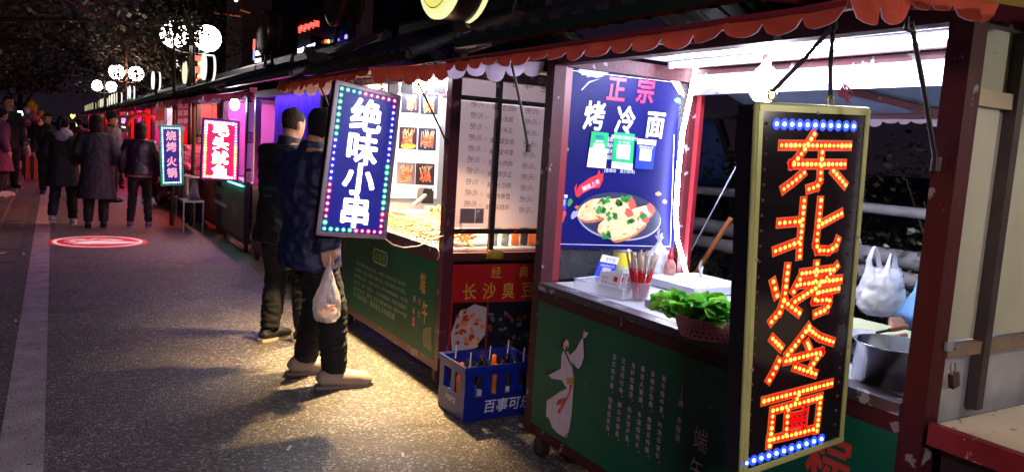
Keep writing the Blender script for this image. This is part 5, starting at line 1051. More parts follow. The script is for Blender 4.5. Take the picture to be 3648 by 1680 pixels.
# ------------------------------------------------------------------ behind the stalls: bamboo fence, bushes, tarpaulin
bam = M('weathered bamboo', '6f6a6c', .7, nz=(7, .8, '45414a'), bump=(20, .3))
fe = thing('bamboo_fence', 'weathered bamboo rail fence running behind the stalls', 'fence', (4, 3, 0))
for z, r in ((1.39, .03), (1.135, .05), (1.02, .045), (.6, .04)):
    mb = MB(); pts = [(4+.02*N.noise(V((y, z*9, 0))), y, z+.03*N.noise(V((y*.8, z*5, 3)))) for y in [-1+.5*i for i in range(27)]]
    mb.tube(pts, [r*(1+.1*(i % 3 == 0)) for i in range(27)], 12); mb.build('rail', bam, fe)
for y in (.5, 3.15, 5.6, 8.2, 11): MB().tube([(4.06, y, -.01), (4.07, y, 1.6)], .05, 10).build('post', bam, fe)
leaf_a, leaf_b, leaf_c = M('dusk leaf', '3f4636', .45, trans=.3), M('dusk leaf pale', '6a6a58', .5, trans=.3), M('dusk leaf dark', '1b2319', .5, trans=.2)
def clump(mb, c, rad, n, size, rg, flat=.7):
    for i in range(n):
        d = V((rg.gauss(0, 1), rg.gauss(0, 1), rg.gauss(0, flat))); p = V(c)+d*rad*.5
        u = V((rg.uniform(-1, 1), rg.uniform(-1, 1), rg.uniform(-.6, .6))).normalized(); v = u.cross(V((rg.uniform(-1, 1), rg.uniform(-1, 1), rg.uniform(-1, 1)))).normalized(); s = size*rg.uniform(.6, 1.3)
        mb.add([p, p+u*s*.5+v*s*.28, p+u*s, p+u*s*.5-v*s*.28], [(0, 1, 2, 3)], rg.choice((0, 0, 1, 2)))
def bush(x, y, h, lab, seed, n=3000, rad=.75):
    rg = random.Random(seed); t = thing('bush', lab, 'bush', (x, y, 0), 'bushes behind the bamboo fence'); mb = MB()
    for k in range(14):
        q = V((x+rg.uniform(-.5, .5)*rad, y+rg.uniform(-.7, .7)*rad, h*rg.uniform(.25, 1))); mb.tube([(x, y, 0), (V((x, y, 0))+q)/2+V((.05, .04, .1)), q], [.02, .012, .006], 5, 0)
    mb.build('stem', M('dusk twig', '3a2f2c', .8), t); mb = MB()
    for k in range(26): clump(mb, (x+rg.uniform(-1, 1)*rad, y+rg.uniform(-1.2, 1.2)*rad, h*rg.uniform(.15, 1)), .3, n//26, .06, rg)
    mb.build('foliage', [leaf_a, leaf_b, leaf_c], t)
bush(4.7, 2.3, 1.75, 'dark leafy bush behind the bamboo fence seen right of the red lettered sign', 1); bush(5.2, 3.9, 1.6, 'dark leafy bush behind the bamboo fence seen beside the LED strip', 2); bush(5.0, 1.0, 1.7, 'dark leafy bush behind the fence beyond the steel pot', 3); bush(5.4, 5.9, 1.5, 'dark bush far behind the blue tarpaulin', 4); bush(4.9, 3.1, 1.0, 'low bush at the fence foot behind the lettuce', 6)
tp_ = [at(0, 4.9, *p) for p in ((2400, 415), (2560, 430), (2650, 600), (2650, 660), (2400, 655))]; mb = MB(); n = 14; vs = []
for i in range(n+1):
    for j in range(9):
        s, q = i/n, j/8; p = (tp_[0]*(1-s)+tp_[1]*s)*(1-q)+(tp_[4]*(1-s)+tp_[3]*s)*q; vs.append(p+UX*.05*N.noise(p*3))
mb.add(vs, [(i*9+j, (i+1)*9+j, (i+1)*9+j+1, i*9+j+1) for i in range(n) for j in range(8)], 0, True); tpo = mb.build('tarpaulin', M('blue tarpaulin', '2f66c0', .5, nz=(5, .6, '224a90'), bump=(9, .3)), org=tp_[4]); sd = tpo.modifiers.new('t', 'SOLIDIFY'); sd.thickness = .003
tag(tpo, 'blue tarpaulin hanging behind the stall left of the red lettered sign', 'tarpaulin')
mb = MB(); mb.bar(tp_[0]+V((-.05, .2, .02)), tp_[1]+V((-.05, -.4, .02)), .04); mb.bar(tp_[1]+V((-.05, -.05, 0)), tp_[3]+V((-.05, -.1, -.2)), .05); 
for p in (tp_[0]+UY*.2, tp_[1]-UY*.3): mb.bar((p.x-.05, p.y, 0), (p.x-.05, p.y, p.z+.05), .05)
tag(mb.build('tarpaulin_poles', darkmetal, org=(4.85, tp_[0].y, 0)), 'dark frame of poles carrying the blue tarpaulin', 'frame')
lp = at(0, 9, 2440, 691); t = thing('flood_lamp', 'small white floodlight far behind beside the LED strip', 'lamp', (9, lp.y, 0)); MB().ball(lp, .09, .15, .07, 14).build('lamp_glass', glow('flood glass', (.9, .95, 1), 8), t); MB().tube([(9.1, lp.y, 0), (9.1, lp.y, lp.z)], .04).build('post', darkmetal, t)
# ------------------------------------------------------------------ the vendor in the near stall and other people come below; lamp posts first
globe_m = glow('street globe', (1, .9, .82), 15)
fill_globe = glow('fill lamp globe', (1, .80, .84), 82)  # globes of the added fill lamp post, out of view
def lamp_post(y, lab, watts=0, x=1.93, top=3.9, pm='1d1512'):
    t = thing('lamp_post', lab, 'lamp post', (x, y, 0), 'twin globe lamp posts between the stalls')
    MB().tube([(x, y, 0), (x, y, 1), (x, y, top)], [.05, .035, .022], 12).build('post', M('post '+pm, pm, .5, .3), t)
    MB().tube([(x-.28, y, 2.86), (x-.15, y, 2.82), (x+.15, y, 2.82), (x+.28, y, 2.86)], .02).build('arm', M('post '+pm, pm, .5), t)
    for s in (-1, 1):
        MB().ball((x+s*.26, y, 3.1), .215, n=24).build('globe', fill_globe if y < 0 else globe_m, t)
        if watts:
            l = bpy.data.lights.new('globe_light', 'POINT'); l.energy = watts; l.color = (1, .9, .86); l.shadow_soft_size = .2
            lo = bpy.data.objects.new('globe_light', l); COL.objects.link(lo); lo.parent = t; lo.location = (s*.26, 0, 3.1); 
    return t
lamp_post(-3.0, 'added fill lamp post, unseen behind the viewer on the left pavement', 0, -1.3);  # unseen post added to light the road and the stall fronts
lamp_post(14, 'nearest lamp post with two white globes, one half hidden in leaves', 0, 1.97, 2.95); lamp_post(26, 'second lamp post with a leaf veiled globe on each side', 0, 1.88, 3.9, '6b3a26'); lamp_post(37, 'third lamp post with two small distant globes', 0, 1.85)
# trees over the left pavement
bark = M('bark', '3a2b24', .9, nz=(8, .8, '221812'), bump=(18, .6))
tl = [M('tree leaf', '4a3a2a', .5, trans=.3), M('tree leaf pale', '6b5138', .5, trans=.3), M('tree leaf dark', '211f16', .6, trans=.2)]
def tree(x, y, h, reach, lab, seed, n=5200, low=2.6, toward=0.55, grp='trees along the left pavement', leafsz=.13):
    rg = random.Random(seed); t = thing('tree', lab, 'tree', (x, y, 0), grp); mb = MB(); tips = []
    mb.tube([(x, y, -.02), (x+.03, y, 1.2), (x+.1, y+.05, 2.4), (x+.2, y, h*.55)], [.2, .16, .14, .1], 12)
    for k in range(13):
        a = k*2.4+rg.random(); z0 = rg.uniform(1.9, h*.55); L = reach*rg.uniform(.55, 1); e = V((x+math.cos(a)*L+toward*reach*.5, y+math.sin(a)*L*1.15, z0+rg.uniform(.6, h*.5)))
        m_ = V((x+math.cos(a)*L*.45, y+math.sin(a)*L*.45, z0+(e.z-z0)*.65)); mb.tube([(x+.1, y, z0), m_, e], [.07, .045, .015], 7); tips += [m_, m_*.5+e*.5, e]
    mb.build('trunk', bark, t); mb = MB(); per = n//(len(tips)*3)
    for p in tips:
        for q in range(3):
            c = p+V((rg.uniform(-.8, .8), rg.uniform(-.9, .9), rg.uniform(-.5, .6)))
            if c.z < low: c.z = low+rg.random()*.4
            clump(mb, c, .62, per, leafsz, rg)
    mb.build('crown', tl, t); return t
tree(-2.5, 8.5, 6.0, 2.6, 'nearest dark tree over the top left corner of the street', 11, 6500, 3.4, .35); tree(-2.7, 14.5, 6.2, 2.8, 'second dark tree on the left pavement behind the wire', 12, 6500, 3.2, .5); tree(-2.6, 21, 6.5, 3.0, 'third dark tree on the left pavement reaching over the walkers', 13, 6000, 3.1, .6)
tree(-2.4, 29, 7, 3.2, 'fourth dark tree on the left pavement above the parked scooters', 14, 5000, 3.0, .6, leafsz=.16); tree(-2.2, 40, 7.5, 3.6, 'fifth dark tree far down the left pavement', 15, 4000, 3.0, .6, leafsz=.2); tree(-1.8, 55, 8, 4, 'last dark tree closing the end of the street', 16, 3500, 3.2, .6, leafsz=.26)
tree(3.7, 27, 5.8, 2.0, 'dark tree behind the stalls left of the nearest lamp globes', 17, 5000, 3.0, -.5, 'trees behind the stalls'); tree(4.2, 38, 7, 2.6, 'dark tree behind the farther stalls', 18, 4500, 3.0, -.6, 'trees behind the stalls', .18)
# leaf sprays hanging in front of the globes belong to a thin street tree beside each post
def sprig(x, y, z, seed, n, lab, rad=.3):
    rg = random.Random(seed); t = thing('young_tree', lab, 'tree', (x, y, 0), 'young trees beside the lamp posts'); MB().tube([(x, y, 0), (x+.02, y, 1.5), (x, y+.02, z-.1), (x+.05, y, z+.5)], [.035, .028, .018, .006], 8).build('trunk', bark, t)
    mb = MB()
    for i in range(n):
        p = V((x+rg.gauss(0, rad), y+rg.gauss(0, .08), z+rg.gauss(0, rad*.8))); a = rg.random()*6.28; u = V((math.cos(a), .2, math.sin(a))); v = V((-math.sin(a), .1, math.cos(a))); s = rg.uniform(.05, .085)
        mb.add([p, p+u*s*.5+v*s*.33, p+u*s, p+u*s*.5-v*s*.33], [(0, 1, 2, 3)], 2)
    mb.build('crown', tl, t)
sprig(1.66, 13.6, 3.12, 1, 330, 'slim young tree in front of the left globe of the nearest lamp post', .19); sprig(1.95, 13.55, 3.18, 4, 60, 'slim young tree brushing the right globe of the nearest lamp post', .10)
sprig(1.62, 25.5, 3.1, 2, 150, 'slim young tree veiling the left globe of the second lamp post', .2); sprig(2.1, 25.5, 3.1, 3, 170, 'slim young tree veiling the right globe of the second lamp post', .2); sprig(1.62, 36.4, 3.1, 5, 200, 'slim young tree by the third lamp post', .22); sprig(2.1, 36.4, 3.1, 6, 160, 'slim young tree right of the third lamp post', .22)
# overhead wire
mb = MB(); a, b = at(1, 11, 235, 0), V((1.97, 14, 3.42)); pts = [a+(b-a)*(k/16)-UZ*.22*math.sin(math.pi*k/16) for k in range(17)]; pts = [a+(a-pts[1])*6]+pts; mb.tube(pts, .014, 6)
tag(mb.build('overhead_wire', M('reddish wire', '6b3434', .7), org=b), 'thick reddish wire sagging from the trees to the nearest lamp post', 'wire')
mb = MB(); a, b = V((1.97, 14, 3.3)), at(1, 22, 1010, 95); mb.tube([a+(b-a)*(k/10)-UZ*.12*math.sin(math.pi*k/10) for k in range(11)], .008, 5); tag(mb.build('overhead_wire', M('grey wire', '3a343f', .7), org=a), 'thin grey wire continuing right from the nearest lamp post', 'wire')
# ------------------------------------------------------------------ buildings and their neon
def building(x0, x1, y0, y1, h, lab, m, rows=0, seed=0):
    t = thing('building', lab, 'building', ((x0+x1)/2, (y0+y1)/2, 0)); MB().box(x0, x1, y0, y1, -.02, h).build('wall', m, t); MB().box(x0-.15, x1+.15, y0-.15, y1+.15, h+.002, h+.35).build('roof', darkmetal, t)
    if rows:
        rg = random.Random(seed); gl = M('night window', '0c0c14', .12)
        for r in range(rows):
            n = int((y1-y0)/2.6)
            for k in range(n):
                y = y0+1+2.6*k; MB().box(x0-.012, x0-.002, y, y+1.3, 2.2+3*r, 3.7+3*r).build('window', gl, t)
            n = int((x1-x0)/2.6)
            for k in range(n):
                x = x0+.9+2.6*k; MB().box(x, x+1.3, y0-.012, y0-.002, 2.2+3*r, 3.7+3*r).build('window', gl, t)
    return t
bm = M('night facade', '2a2236', .8, nz=(1, .6, '1d1828')); bm2 = M('brown facade', '6a4a4a', .8, nz=(1, .6, '4c3538')); bm3 = M('beige facade', 'a18f86', .8, nz=(1.5, .5, '7b6c68'))
building(10.6, 24, 40.6, 58, 15, 'wide dark building carrying the red hotel sign', bm, 4, 1)
building(5.95, 7.0, 30, 33, 15, 'narrow dark brown tower rising left of the hotel sign', bm2); building(8.2, 9.6, 36, 39, 16, 'dull purple tower between the brown tower and hotel', bm); building(10.45, 10.95, 30, 30.5, 15, 'slim beige pillar rising right of the hotel sign', bm3)
building(6.5, 20, 64, 80, 18, 'large dark block far down the street on the right', bm, 5, 2); building(-30, -9, 30, 75, 16, 'dark block behind the left trees', M('left facade', '1a1519', .9), 0)
def neon(name, lab, cat, y, items, mats, depth=.08, frame_m=None):
    """a small lit sign on its own post: items (text or polygon) placed on the plane y"""
    mb = MB(); 
    for it in items:
        if it[0] == 't': text(mb, it[1], at(1, y, it[2], it[3]), it[6] if len(it) > 6 else UX, UZ, it[4], it[5], .02)
        else: mb.slab([at(1, y, *p) for p in it[1]], UY*.05, it[2])
    o = mb.build(name, mats, org=at(1, y, items[0][2] if items[0][0] == 't' else items[0][1][0][0], items[0][3] if items[0][0] == 't' else items[0][1][0][1])); return tag(o, lab, cat)
nred = glow('neon red', (1, .07, .05), 2.2); nwht = glow('neon white', (.85, .92, 1), 2.2); nblu = glow('neon blue', (.12, .1, 1), 3); nyel = glow('neon yellow', (1, .7, .1), 2.5); norg = glow('neon orange', (1, .35, .05), 2.2); ncy = glow('neon cyan', (.3, .6, 1), 1.6); npk = glow('neon pink', (1, .2, .7), 2); ngr = glow('neon green', (.1, 1, .3), 2)
dU = V((.96, 0, .28)).normalized()
neon('hotel_sign', 'red neon hotel lettering high on the dark building', 'neon sign', 40.5, [('t', ch, 1063+16*i, 107-5.6*i, .33, 0) for i, ch in enumerate('君程商务酒')]+[('p', ell((1048, 114), 6, 12, 12), 1), ], [nred, nwht])
neon('shop_sign', 'white lit shop lettering below the red hotel sign', 'neon sign', 40.4, [('t', '喜家', 1058, 183, .36, 0, ), ('p', ((1072, 172), (1083, 167), (1083, 173), (1072, 178)), 0), ('p', ((1094, 163), (1101, 160), (1101, 165), (1094, 167)), 0), ('p', ((1104, 160), (1110, 157), (1110, 164), (1104, 166)), 0), ('p', ((1114, 156), (1123, 153), (1121, 164), (1114, 164)), 0)], [nwht])
neon('party_light', 'red and yellow speckled lamp under the hotel sign', 'lamp', 40.3, [('p', ell((1162, 147), 5, 7, 9, 0, .3), 0), ('p', ell((1170, 148), 5, 8, 9, 0, .3), 1)], [nred, nyel]); neon('party_light', 'white and blue lamp right of the red and yellow one', 'lamp', 40.3, [('p', ell((1194, 144), 4, 6, 10), 0), ('p', ell((1203, 143), 6, 7, 10), 1)], [nwht, nblu]); neon('party_light', 'dim blue lamp rightmost on the hotel building', 'lamp', 40.3, [('p', ell((1235, 133), 7, 10, 12), 0)], [nblu])
neon('red_lamp', 'pinkish red lamp glowing beside the yellow drum lamp', 'lamp', 20, [('p', ell((1756, 14), 14, 8, 16, .15), 0)], [glow('pinkish lamp', (1, .55, .5), 3)])
neon('high_lamp', 'cold bluish lamp at the top edge above the brown tower', 'lamp', 28, [('p', ell((842, 2), 6, 5, 12), 0)], [nwht])
neon('lit_shelf', 'warm lit ledge lines crossing the brown tower', 'ledge', 29.9, [('p', ((755, 44), (858, 57), (856, 61), (755, 48)), 0), ('p', ((857, 34), (893, 46), (890, 49), (856, 38)), 0), ('p', ((826, 54), (858, 57), (856, 61), (826, 58)), 0)], [M('lit ledge glow', '9a5a3a', .6, emit=('b0622e', .25))])  # light along the ledges put into their colour as a glow
neon('tube_sign', 'upright red over white neon bar left of the white lit shape', 'neon sign', 25, [('p', ((904, 140), (909, 140), (909, 175), (902, 175)), 0), ('p', ((903, 176), (908, 176), (908, 215), (902, 215)), 1)], [nred, glow('dull lilac bar', (.5, .45, .8), .6)])
neon('arrow_sign', 'white glowing arrow shape above the curtained booth roof', 'lit sign', 24.8, [('p', ((913, 182), (918, 182), (928, 196), (911, 198)), 0), ('p', ((911, 210), (930, 207), (930, 220), (909, 224)), 0)], [nwht])
neon('shopfront_sign', 'small lit shop front with white columns left of the red lanterns', 'lit sign', 34, [('t', '小火吃', 654, 188, .28, 1), ('p', ((630, 200), (634, 200), (633, 250), (629, 250)), 0), ('p', ((643, 198), (676, 196), (676, 200), (643, 202)), 0), ('p', ((636, 205), (676, 201), (676, 206), (636, 210)), 2)]+[('p', ((644+8*k, 220), (648+8*k, 219), (645+8*k, 255), (641+8*k, 256)), 3) for k in range(4)]+[('p', ((634, 234), (644, 232), (644, 236), (634, 238)), 2)], [nwht, nred, norg, glow('column lilac', (.6, .62, .9), 1)])
neon('hostel_sign', 'small pale blue sign above the red lantern string', 'neon sign', 29.5, [('p', ((700, 171), (718, 166), (717, 183), (698, 188)), 0), ('t', '旅', 708, 177, .16, 1)], [ncy, nwht])
t = thing('lantern_string', 'string of red lanterns with yellow bands between two drum lamps', 'lanterns', at(1, 18, 716, 290))
for k, (y, m, rx) in enumerate(((208, nred, 21), (228, nyel, 9), (250, nred, 22), (272, nyel, 9), (288, nred, 14))): c = at(1, 18, 716-k*.5, y); MB().ball(c, rx*18.7/F, rx*18.7/F, (12 if m is nred else 7)*18.7/F, 14).build('lantern', m, t)
MB().tube([at(1, 18, 716, 192), at(1, 18, 714, 300), V((at(1, 18, 714, 300).x, 18, 2.3))], .015).build('cord', darkmetal, t)
neon('heart_lamp', 'bright yellow heart shaped lamp between the hooded woman and grey coat', 'lamp', 27, [('p', ((258, 424), (250, 412), (254, 406), (260, 410), (267, 407), (268, 414)), 0)], [nyel]); neon('green_neon', 'green and yellow neon figure beside the grey coated woman', 'neon sign', 26, [('p', ((270, 432), (278, 428), (280, 446), (272, 448)), 1), ('p', ((272, 448), (280, 446), (279, 460), (270, 462)), 0)], [ngr, nyel])
neon('pink_neon', 'small black board with pink neon fingers behind the capped man', 'neon sign', 19, [('p', ((422, 412), (462, 410), (460, 470), (422, 472)), 1), *[('p', ell((434+4*k, 424-abs(k-1.5)*-2), 1.4, 6, 8, .1*(k-1.5)), 0) for k in range(4)], ('p', ell((440, 435), 8, 5, 10), 0), ('p', ell((440, 453), 8, 3, 8, .2), 2)], [npk, black, nwht])
# ------------------------------------------------------------------ scooters, balloons and clutter on the left
def scooter(loc, rz, lab, col, tail=True):
    t = thing('scooter', lab, 'scooter', loc, 'scooters parked along the road', rz); B = lambda mb, n, m, p=t: mb.build(n, m, p, True)
    for y in (-.6, .6):
        wv = B(MB().lathe([(.15, -.04), (.2, -.045), (.21, 0), (.2, .045), (.15, .04)], (0, y, .21), 20, 0, 'x', True), 'wheel', rubber); B(MB().lathe([(.001, -.02), (.15, -.03), (.15, .03), (.001, .02)], (0, y, .21), 16, 0, 'x'), 'rim', steel, wv)
    body = MB(); body.box(-.13, .13, -.28, .3, .22, .3); body.rings([(0, -.45, .35, .14, .34), (0, -.45, .55, .17, .36), (0, -.42, .68, .13, .3)], 14); body.rings([(0, .42, .25, .14, .06), (0, .40, .6, .2, .07), (0, .46, .95, .16, .06)], 14); body.box(-.07, .07, .5, .7, .4, .46)
    B(body, 'body', M('scooter '+col, col, .3)); B(MB().rings([(0, -.38, .68, .13, .36), (0, -.38, .76, .14, .37), (0, -.38, .79, .1, .3)], 14), 'seat', black)
    h = MB(); h.tube([(0, .6, .21), (0, .5, .7), (0, .44, 1.02)], .03); h.tube([(-.3, .36, 1.06), (-.1, .44, 1.03), (.1, .44, 1.03), (.3, .36, 1.06)], .016); h.tube([(-.22, .42, 1.05), (-.26, .4, 1.22)], .006); h.tube([(.22, .42, 1.05), (.26, .4, 1.22)], .006); h.ball((-.27, .4, 1.24), .05, .02, .035); h.ball((.27, .4, 1.24), .05, .02, .035); B(h, 'handlebar', black)
    if tail: B(MB().ball((0, -.8, .6), .07, .03, .035), 'tail_light', glow('tail lamp', (1, .12, .12), 4)); B(MB().ball((0, .53, .84), .07, .03, .05), 'headlight', M('headlamp glass', 'd8dce8', .1))
    return t
s0 = scooter((2.02, 16.6, 0), .25, 'scooter with glowing red tail light behind the woman in the short jacket', '2a1f33')
MB().box(-.2, .2, -1.0, -.62, .8, 1.15).build('top_box', black, s0, True); 
for x, z in ((-.12, .93), (.14, 1.05)): MB().ball((x, -1.01, z), .055, .02, .03).build('tail_light', glow('tail lamp', (1, .12, .12), 4), s0, True)
s1 = scooter((-1.0, 27, .115), .5, 'grey scooter parked nearest on the left pavement', '6b6470', False)
for k, (x, y, r, lab) in enumerate(((-1.0, 28.6, .6, 'grey scooter parked second in the left row'), (-.98, 30.3, .45, 'grey scooter parked third in the left row'), (-1.0, 32.8, .6, 'grey scooter parked fourth in the left row'), (-1.0, 35, .5, 'grey scooter parked fifth in the left row'), (-1.0, 38, .5, 'grey scooter parked sixth in the left row'), (-1.0, 41.5, .5, 'grey scooter farthest in the left row'))): dup(s1, (x, y, .115), r, lab)
t = thing('balloon_bunch', 'bunch of yellow and pink balloons above the parked scooters', 'balloons', (-.8, 45, .1)); rg = random.Random(2)
for k in range(16): c = V((-.8+rg.uniform(-.32, .32), 45+rg.uniform(-.3, .3), 1.3+k*.065)); MB().ball(c, .15, .15, .18, 12).build('balloon', (M('yellow balloon', 'e0b81c', .3), M('pink balloon', 'e06a9a', .3), M('white balloon', 'e6e0e8', .3), M('red balloon', 'd0303c', .3))[0 if k > 10 else k % 4], t)
MB().tube([(-.8, 45, .1), (-.8, 45, 1.5)], .012).build('stick', bam, t)
t = thing('street_light', 'white bluish lamp shining low beside the balloons', 'lamp', (-.97, 32, .1)); MB().ball((-1.0, 32, 1.70), .09, .09, .11, 14).build('lamp_glass', glow('cold lamp', (.75, .82, 1), 14), t); MB().ball((-.94, 32, 1.5), .05).build('lamp_glass', glow('cold lamp', (.75, .82, 1), 14), t); MB().tube([(-.97, 32, .1), (-.97, 32, 1.6)], .02).build('pole', darkmetal, t)
mb = MB(); x, y = -.5, 23.5; 
for k in range(5): mb.box(x-.2+.09*k, x-.12+.09*k, y, y+.05, .012, .62, k % 2)
mb.box(x-.22, x+.3, y+.051, y+.08, .5, .6, 0); mb.box(x-.22, x+.3, y+.051, y+.08, .2, .3, 0); tag(mb.build('road_barrier', [black, M('orange barrier', 'c8482a', .5)], org=(x, y, .012)), 'black and orange striped barrier at the kerb by the scooters', 'barrier')
for k, (x, y, w_, h, lab) in enumerate(((-.92, 24.5, .4, .3, 'dark bundle of goods on the pavement nearest the barrier'), (-1.15, 25.2, .6, .5, 'taller dark bundle of goods behind the nearest one'), (-.95, 25.9, .5, .25, 'low dark bundle of goods beside the first scooter'))):
    mb = MB(); mb.rings([(0, 0, 0, w_*.5, w_*.45), (.02, 0, h*.5, w_*.55, w_*.5), (0, .03, h, w_*.3, w_*.25)], 10, 0, True, V((x, y, .115)))
    for v in mb.v: v += V((.05*N.noise(v*6), .05*N.noise(v*7), .04*N.noise(v*5)))
    tag(mb.build('goods_bundle', M('bundle cloth', '7a5f60', .8, nz=(7, .8, '3a2f36')), org=(x, y, .115)), lab, 'goods', 'bundles on the left pavement')
mb = MB(); c = V((1.55, 17.2, 1.55)); vs = []
for k in range(13):
    a = math.pi*k/12; vs += [c+V((.34*math.cos(a), 0, .3*math.sin(a))), c+V((.26*math.cos(a), -.08, .2*math.sin(a)))]
mb.add(vs, [(2*k, 2*k+2, 2*k+3, 2*k+1) for k in range(12)], 0, True); mb.tube([c+V((0, .05, -1.55)), c+UZ*.25], .012, 6, 1); ho = mb.build('round_canopy', [M('salmon cloth', 'c85f58', .7, trans=.3), darkmetal], org=c); sd = ho.modifiers.new('t', 'SOLIDIFY'); sd.thickness = .006
tag(ho, 'salmon red rounded canopy behind the head of the woman in the jacket', 'canopy')
# ------------------------------------------------------------------ people
def remesh(mb, vox, smooth=3, wr=None):
    me = bpy.data.meshes.new('r'); me.from_pydata([tuple(p) for p in mb.v], [], mb.f); o = bpy.data.objects.new('r', me); COL.objects.link(o)
    m = o.modifiers.new('r', 'REMESH'); m.mode = 'VOXEL'; m.voxel_size = vox; m.use_smooth_shade = True
    if smooth: s = o.modifiers.new('s', 'SMOOTH'); s.factor = .5; s.iterations = smooth
    bpy.context.view_layer.update(); r = bpy.data.meshes.new_from_object(o.evaluated_get(bpy.context.evaluated_depsgraph_get())); bpy.data.objects.remove(o); bpy.data.meshes.remove(me)
    if wr:
        amp, sc1, str_ = wr; nr = [v.normal.copy() for v in r.vertices]
        for v, n in zip(r.vertices, nr):
            p = v.co; k = N.noise(V((p.x*sc1, p.y*sc1, p.z*sc1*str_)))+.5*N.noise(V((p.x*sc1*2.3+5, p.y*sc1*2.3, p.z*sc1*2.1*str_))); k2 = N.noise(V((p.x*sc1*1.4+9, p.y*sc1*1.4, p.z*sc1*2.6*str_+p.x*6))); v.co = p+n*amp*((1-abs(k)*2.2)*.75+(1-abs(k2)*2.4)*.6)
    r.polygons.foreach_set('use_smooth', [True]*len(r.polygons)); return r
skin = M('skin', 'b98a6c', .5, nz=(20, .3, 'a5765a')); lips = M('lip skin', '8f5247', .5); eyem = M('eye dark', '120d0c', .3)
def person(lab, loc, rz, H=1.70, feet=((-.1, 0, 0), (.1, 0, 0)), knees=(.03, .03), arms=None, lean=0, turn=0, tilt=0, jac='101018', trs='0f0f16', jl=.80, flare=0, shoe=('15131a', '2a2730'), hair='short', hcol='120d0e', build=1.0, vox=.013, hood=None, collar=True, twist=0, boots=False, hand=None, group=None, jr=.4, wr=(.006, 9, .55), sleeve=1.0, thick=1.0, skm=None, leg=1.0, shs=1.0):
    t = thing('person', lab, 'person', loc, group, rz); k = H/1.72; body_m = skm or skin
    hipz = .91; B = lambda p: bendf(V(p))
    def bendf(p):
        w_ = min(1, max(0, (p.z-.86)/.25)); a = lean*w_; q = p-V((0, 0, .92)); c, s = math.cos(a), math.sin(a)
        if p.z > .86:
            tw = twist*w_; q = V((q.x*math.cos(tw)-q.y*math.sin(tw), q.x*math.sin(tw)+q.y*math.cos(tw), q.z)); q = V((q.x, q.y*c+q.z*s, -q.y*s+q.z*c)); p = q+V((0, 0, .92))
        return p*k
    nk = V((0, .015, 1.47))
    def headf(p):
        q = p-nk; c, s = math.cos(tilt), math.sin(tilt); q = V((q.x, q.y*c+q.z*s, -q.y*s+q.z*c)); c, s = math.cos(turn), math.sin(turn); q = V((q.x*c-q.y*s, q.x*s+q.y*c, q.z)); return bendf(q+nk)
    arms = arms or (((-.245, -.03, 1.14), (-.235, .07, .90)), ((.245, -.03, 1.14), (.235, .07, .90)))
    legs = []
    for s, (fx, fy, fz), kb in zip((-1, 1), feet, knees):
        hp = V((s*.088, 0, hipz-.03)); an = V((fx, fy-.02, .085+fz)); kn_ = hp*.5+an*.5+V((0, kb+.02, .02)); legs.append((hp, kn_, an))
    def torso(mb, e, z0, z1, fl=0):
        b = build
        prof = [(.45, .22, .17), (.60, .205, .155), (.75, .19, .14), (.84, .178, .13), (.92, .172, .122), (1.02, .158, .112), (1.12, .16, .115), (1.24, .178, .122), (1.34, .19, .115), (1.40, .178, .10), (1.44, .13, .085), (1.475, .075, .07)]
        rg = []
        for z, rx, ry in prof:
            if z0-.05 <= z <= z1:
                f_ = 1+fl*max(0, (.95-z))
                rg.append((0, -.005+.0*z, max(z, z0), (rx*b+e)*f_, (ry*b+e*1.1)*f_))
        mb.rings(rg, 20)
    # body: one continuous surface (head with face, neck, trunk, arms, hands with fingers, legs)
    mb = MB(); torso(mb, -.012, .84, 1.48); mb.rings([(0, 0, .78, .12, .09), (0, 0, .86, .165, .11), (0, 0, .95, .15, .1)], 16)
    mb.tube([(0, -.01, 1.40), (0, .0, 1.47), (0, .015, 1.54)], [.062, .055, .053], 12)
    for (hp, kn_, an) in legs: mb.tube([hp+UZ*.03, hp*.5+kn_*.5, kn_, kn_*.55+an*.45, an], [.082, .07, .05, .05, .036], 12)
    for (fx, fy, fz) in feet: mb.tube([(fx, fy-.05, .05+fz), (fx, fy+.05, .045+fz), (fx, fy+.13, .03+fz)], [.036, .036, .026], 10)
    hands = []
    for s, (el, wr_) in zip((-1, 1), arms):
        sh = V((s*.168, -.005, 1.385)); el, wr_ = V(el), V(wr_); mb.tube([sh*.7+V((0, 0, 1.36))*.3, sh, sh*.5+el*.5, el, el*.5+wr_*.5, wr_], [.05, .056, .046, .038, .036, .026], 12)
        d = (wr_-el).normalized(); hd = hand[0 if s < 0 else 1] if hand else 'relaxed'
        fwd = V((0, 1, 0)); sd_ = d.cross(fwd).normalized() if abs(d.y) < .95 else V((s, 0, 0)); nrm = sd_.cross(d).normalized()
        pal = wr_+d*.05; mb.obox(pal, d*.045, nrm*.036, sd_*.013)
        for i in range(4):
            b0 = wr_+d*.088+nrm*(.027-.018*i); L = (.07, .078, .072, .056)[i]; cu = -s*1
            c1 = b0+d*L*.5+sd_*cu*.006; c2 = c1+d*L*(.35 if hd == 'relaxed' else .02)+sd_*cu*(.02 if hd == 'relaxed' else .034); c3 = c2+(d*L*.2+sd_*cu*.016 if hd == 'relaxed' else -d*L*.4+sd_*cu*.006)
            mb.tube([b0-d*.01, c1, c2, c3], [.0095, .009, .0085, .0075], 8)
        tb = wr_+d*.03+nrm*.034; mb.tube([tb, tb+d*.03+nrm*.018, tb+d*.058+nrm*.014-sd_*s*.012], [.012, .011, .008], 8)
        hands.append((pal, d, sd_, nrm))
    nh = len(mb.v)
    hz = 1.485; hh = .235
    for z, rx, ry, yo in (): pass
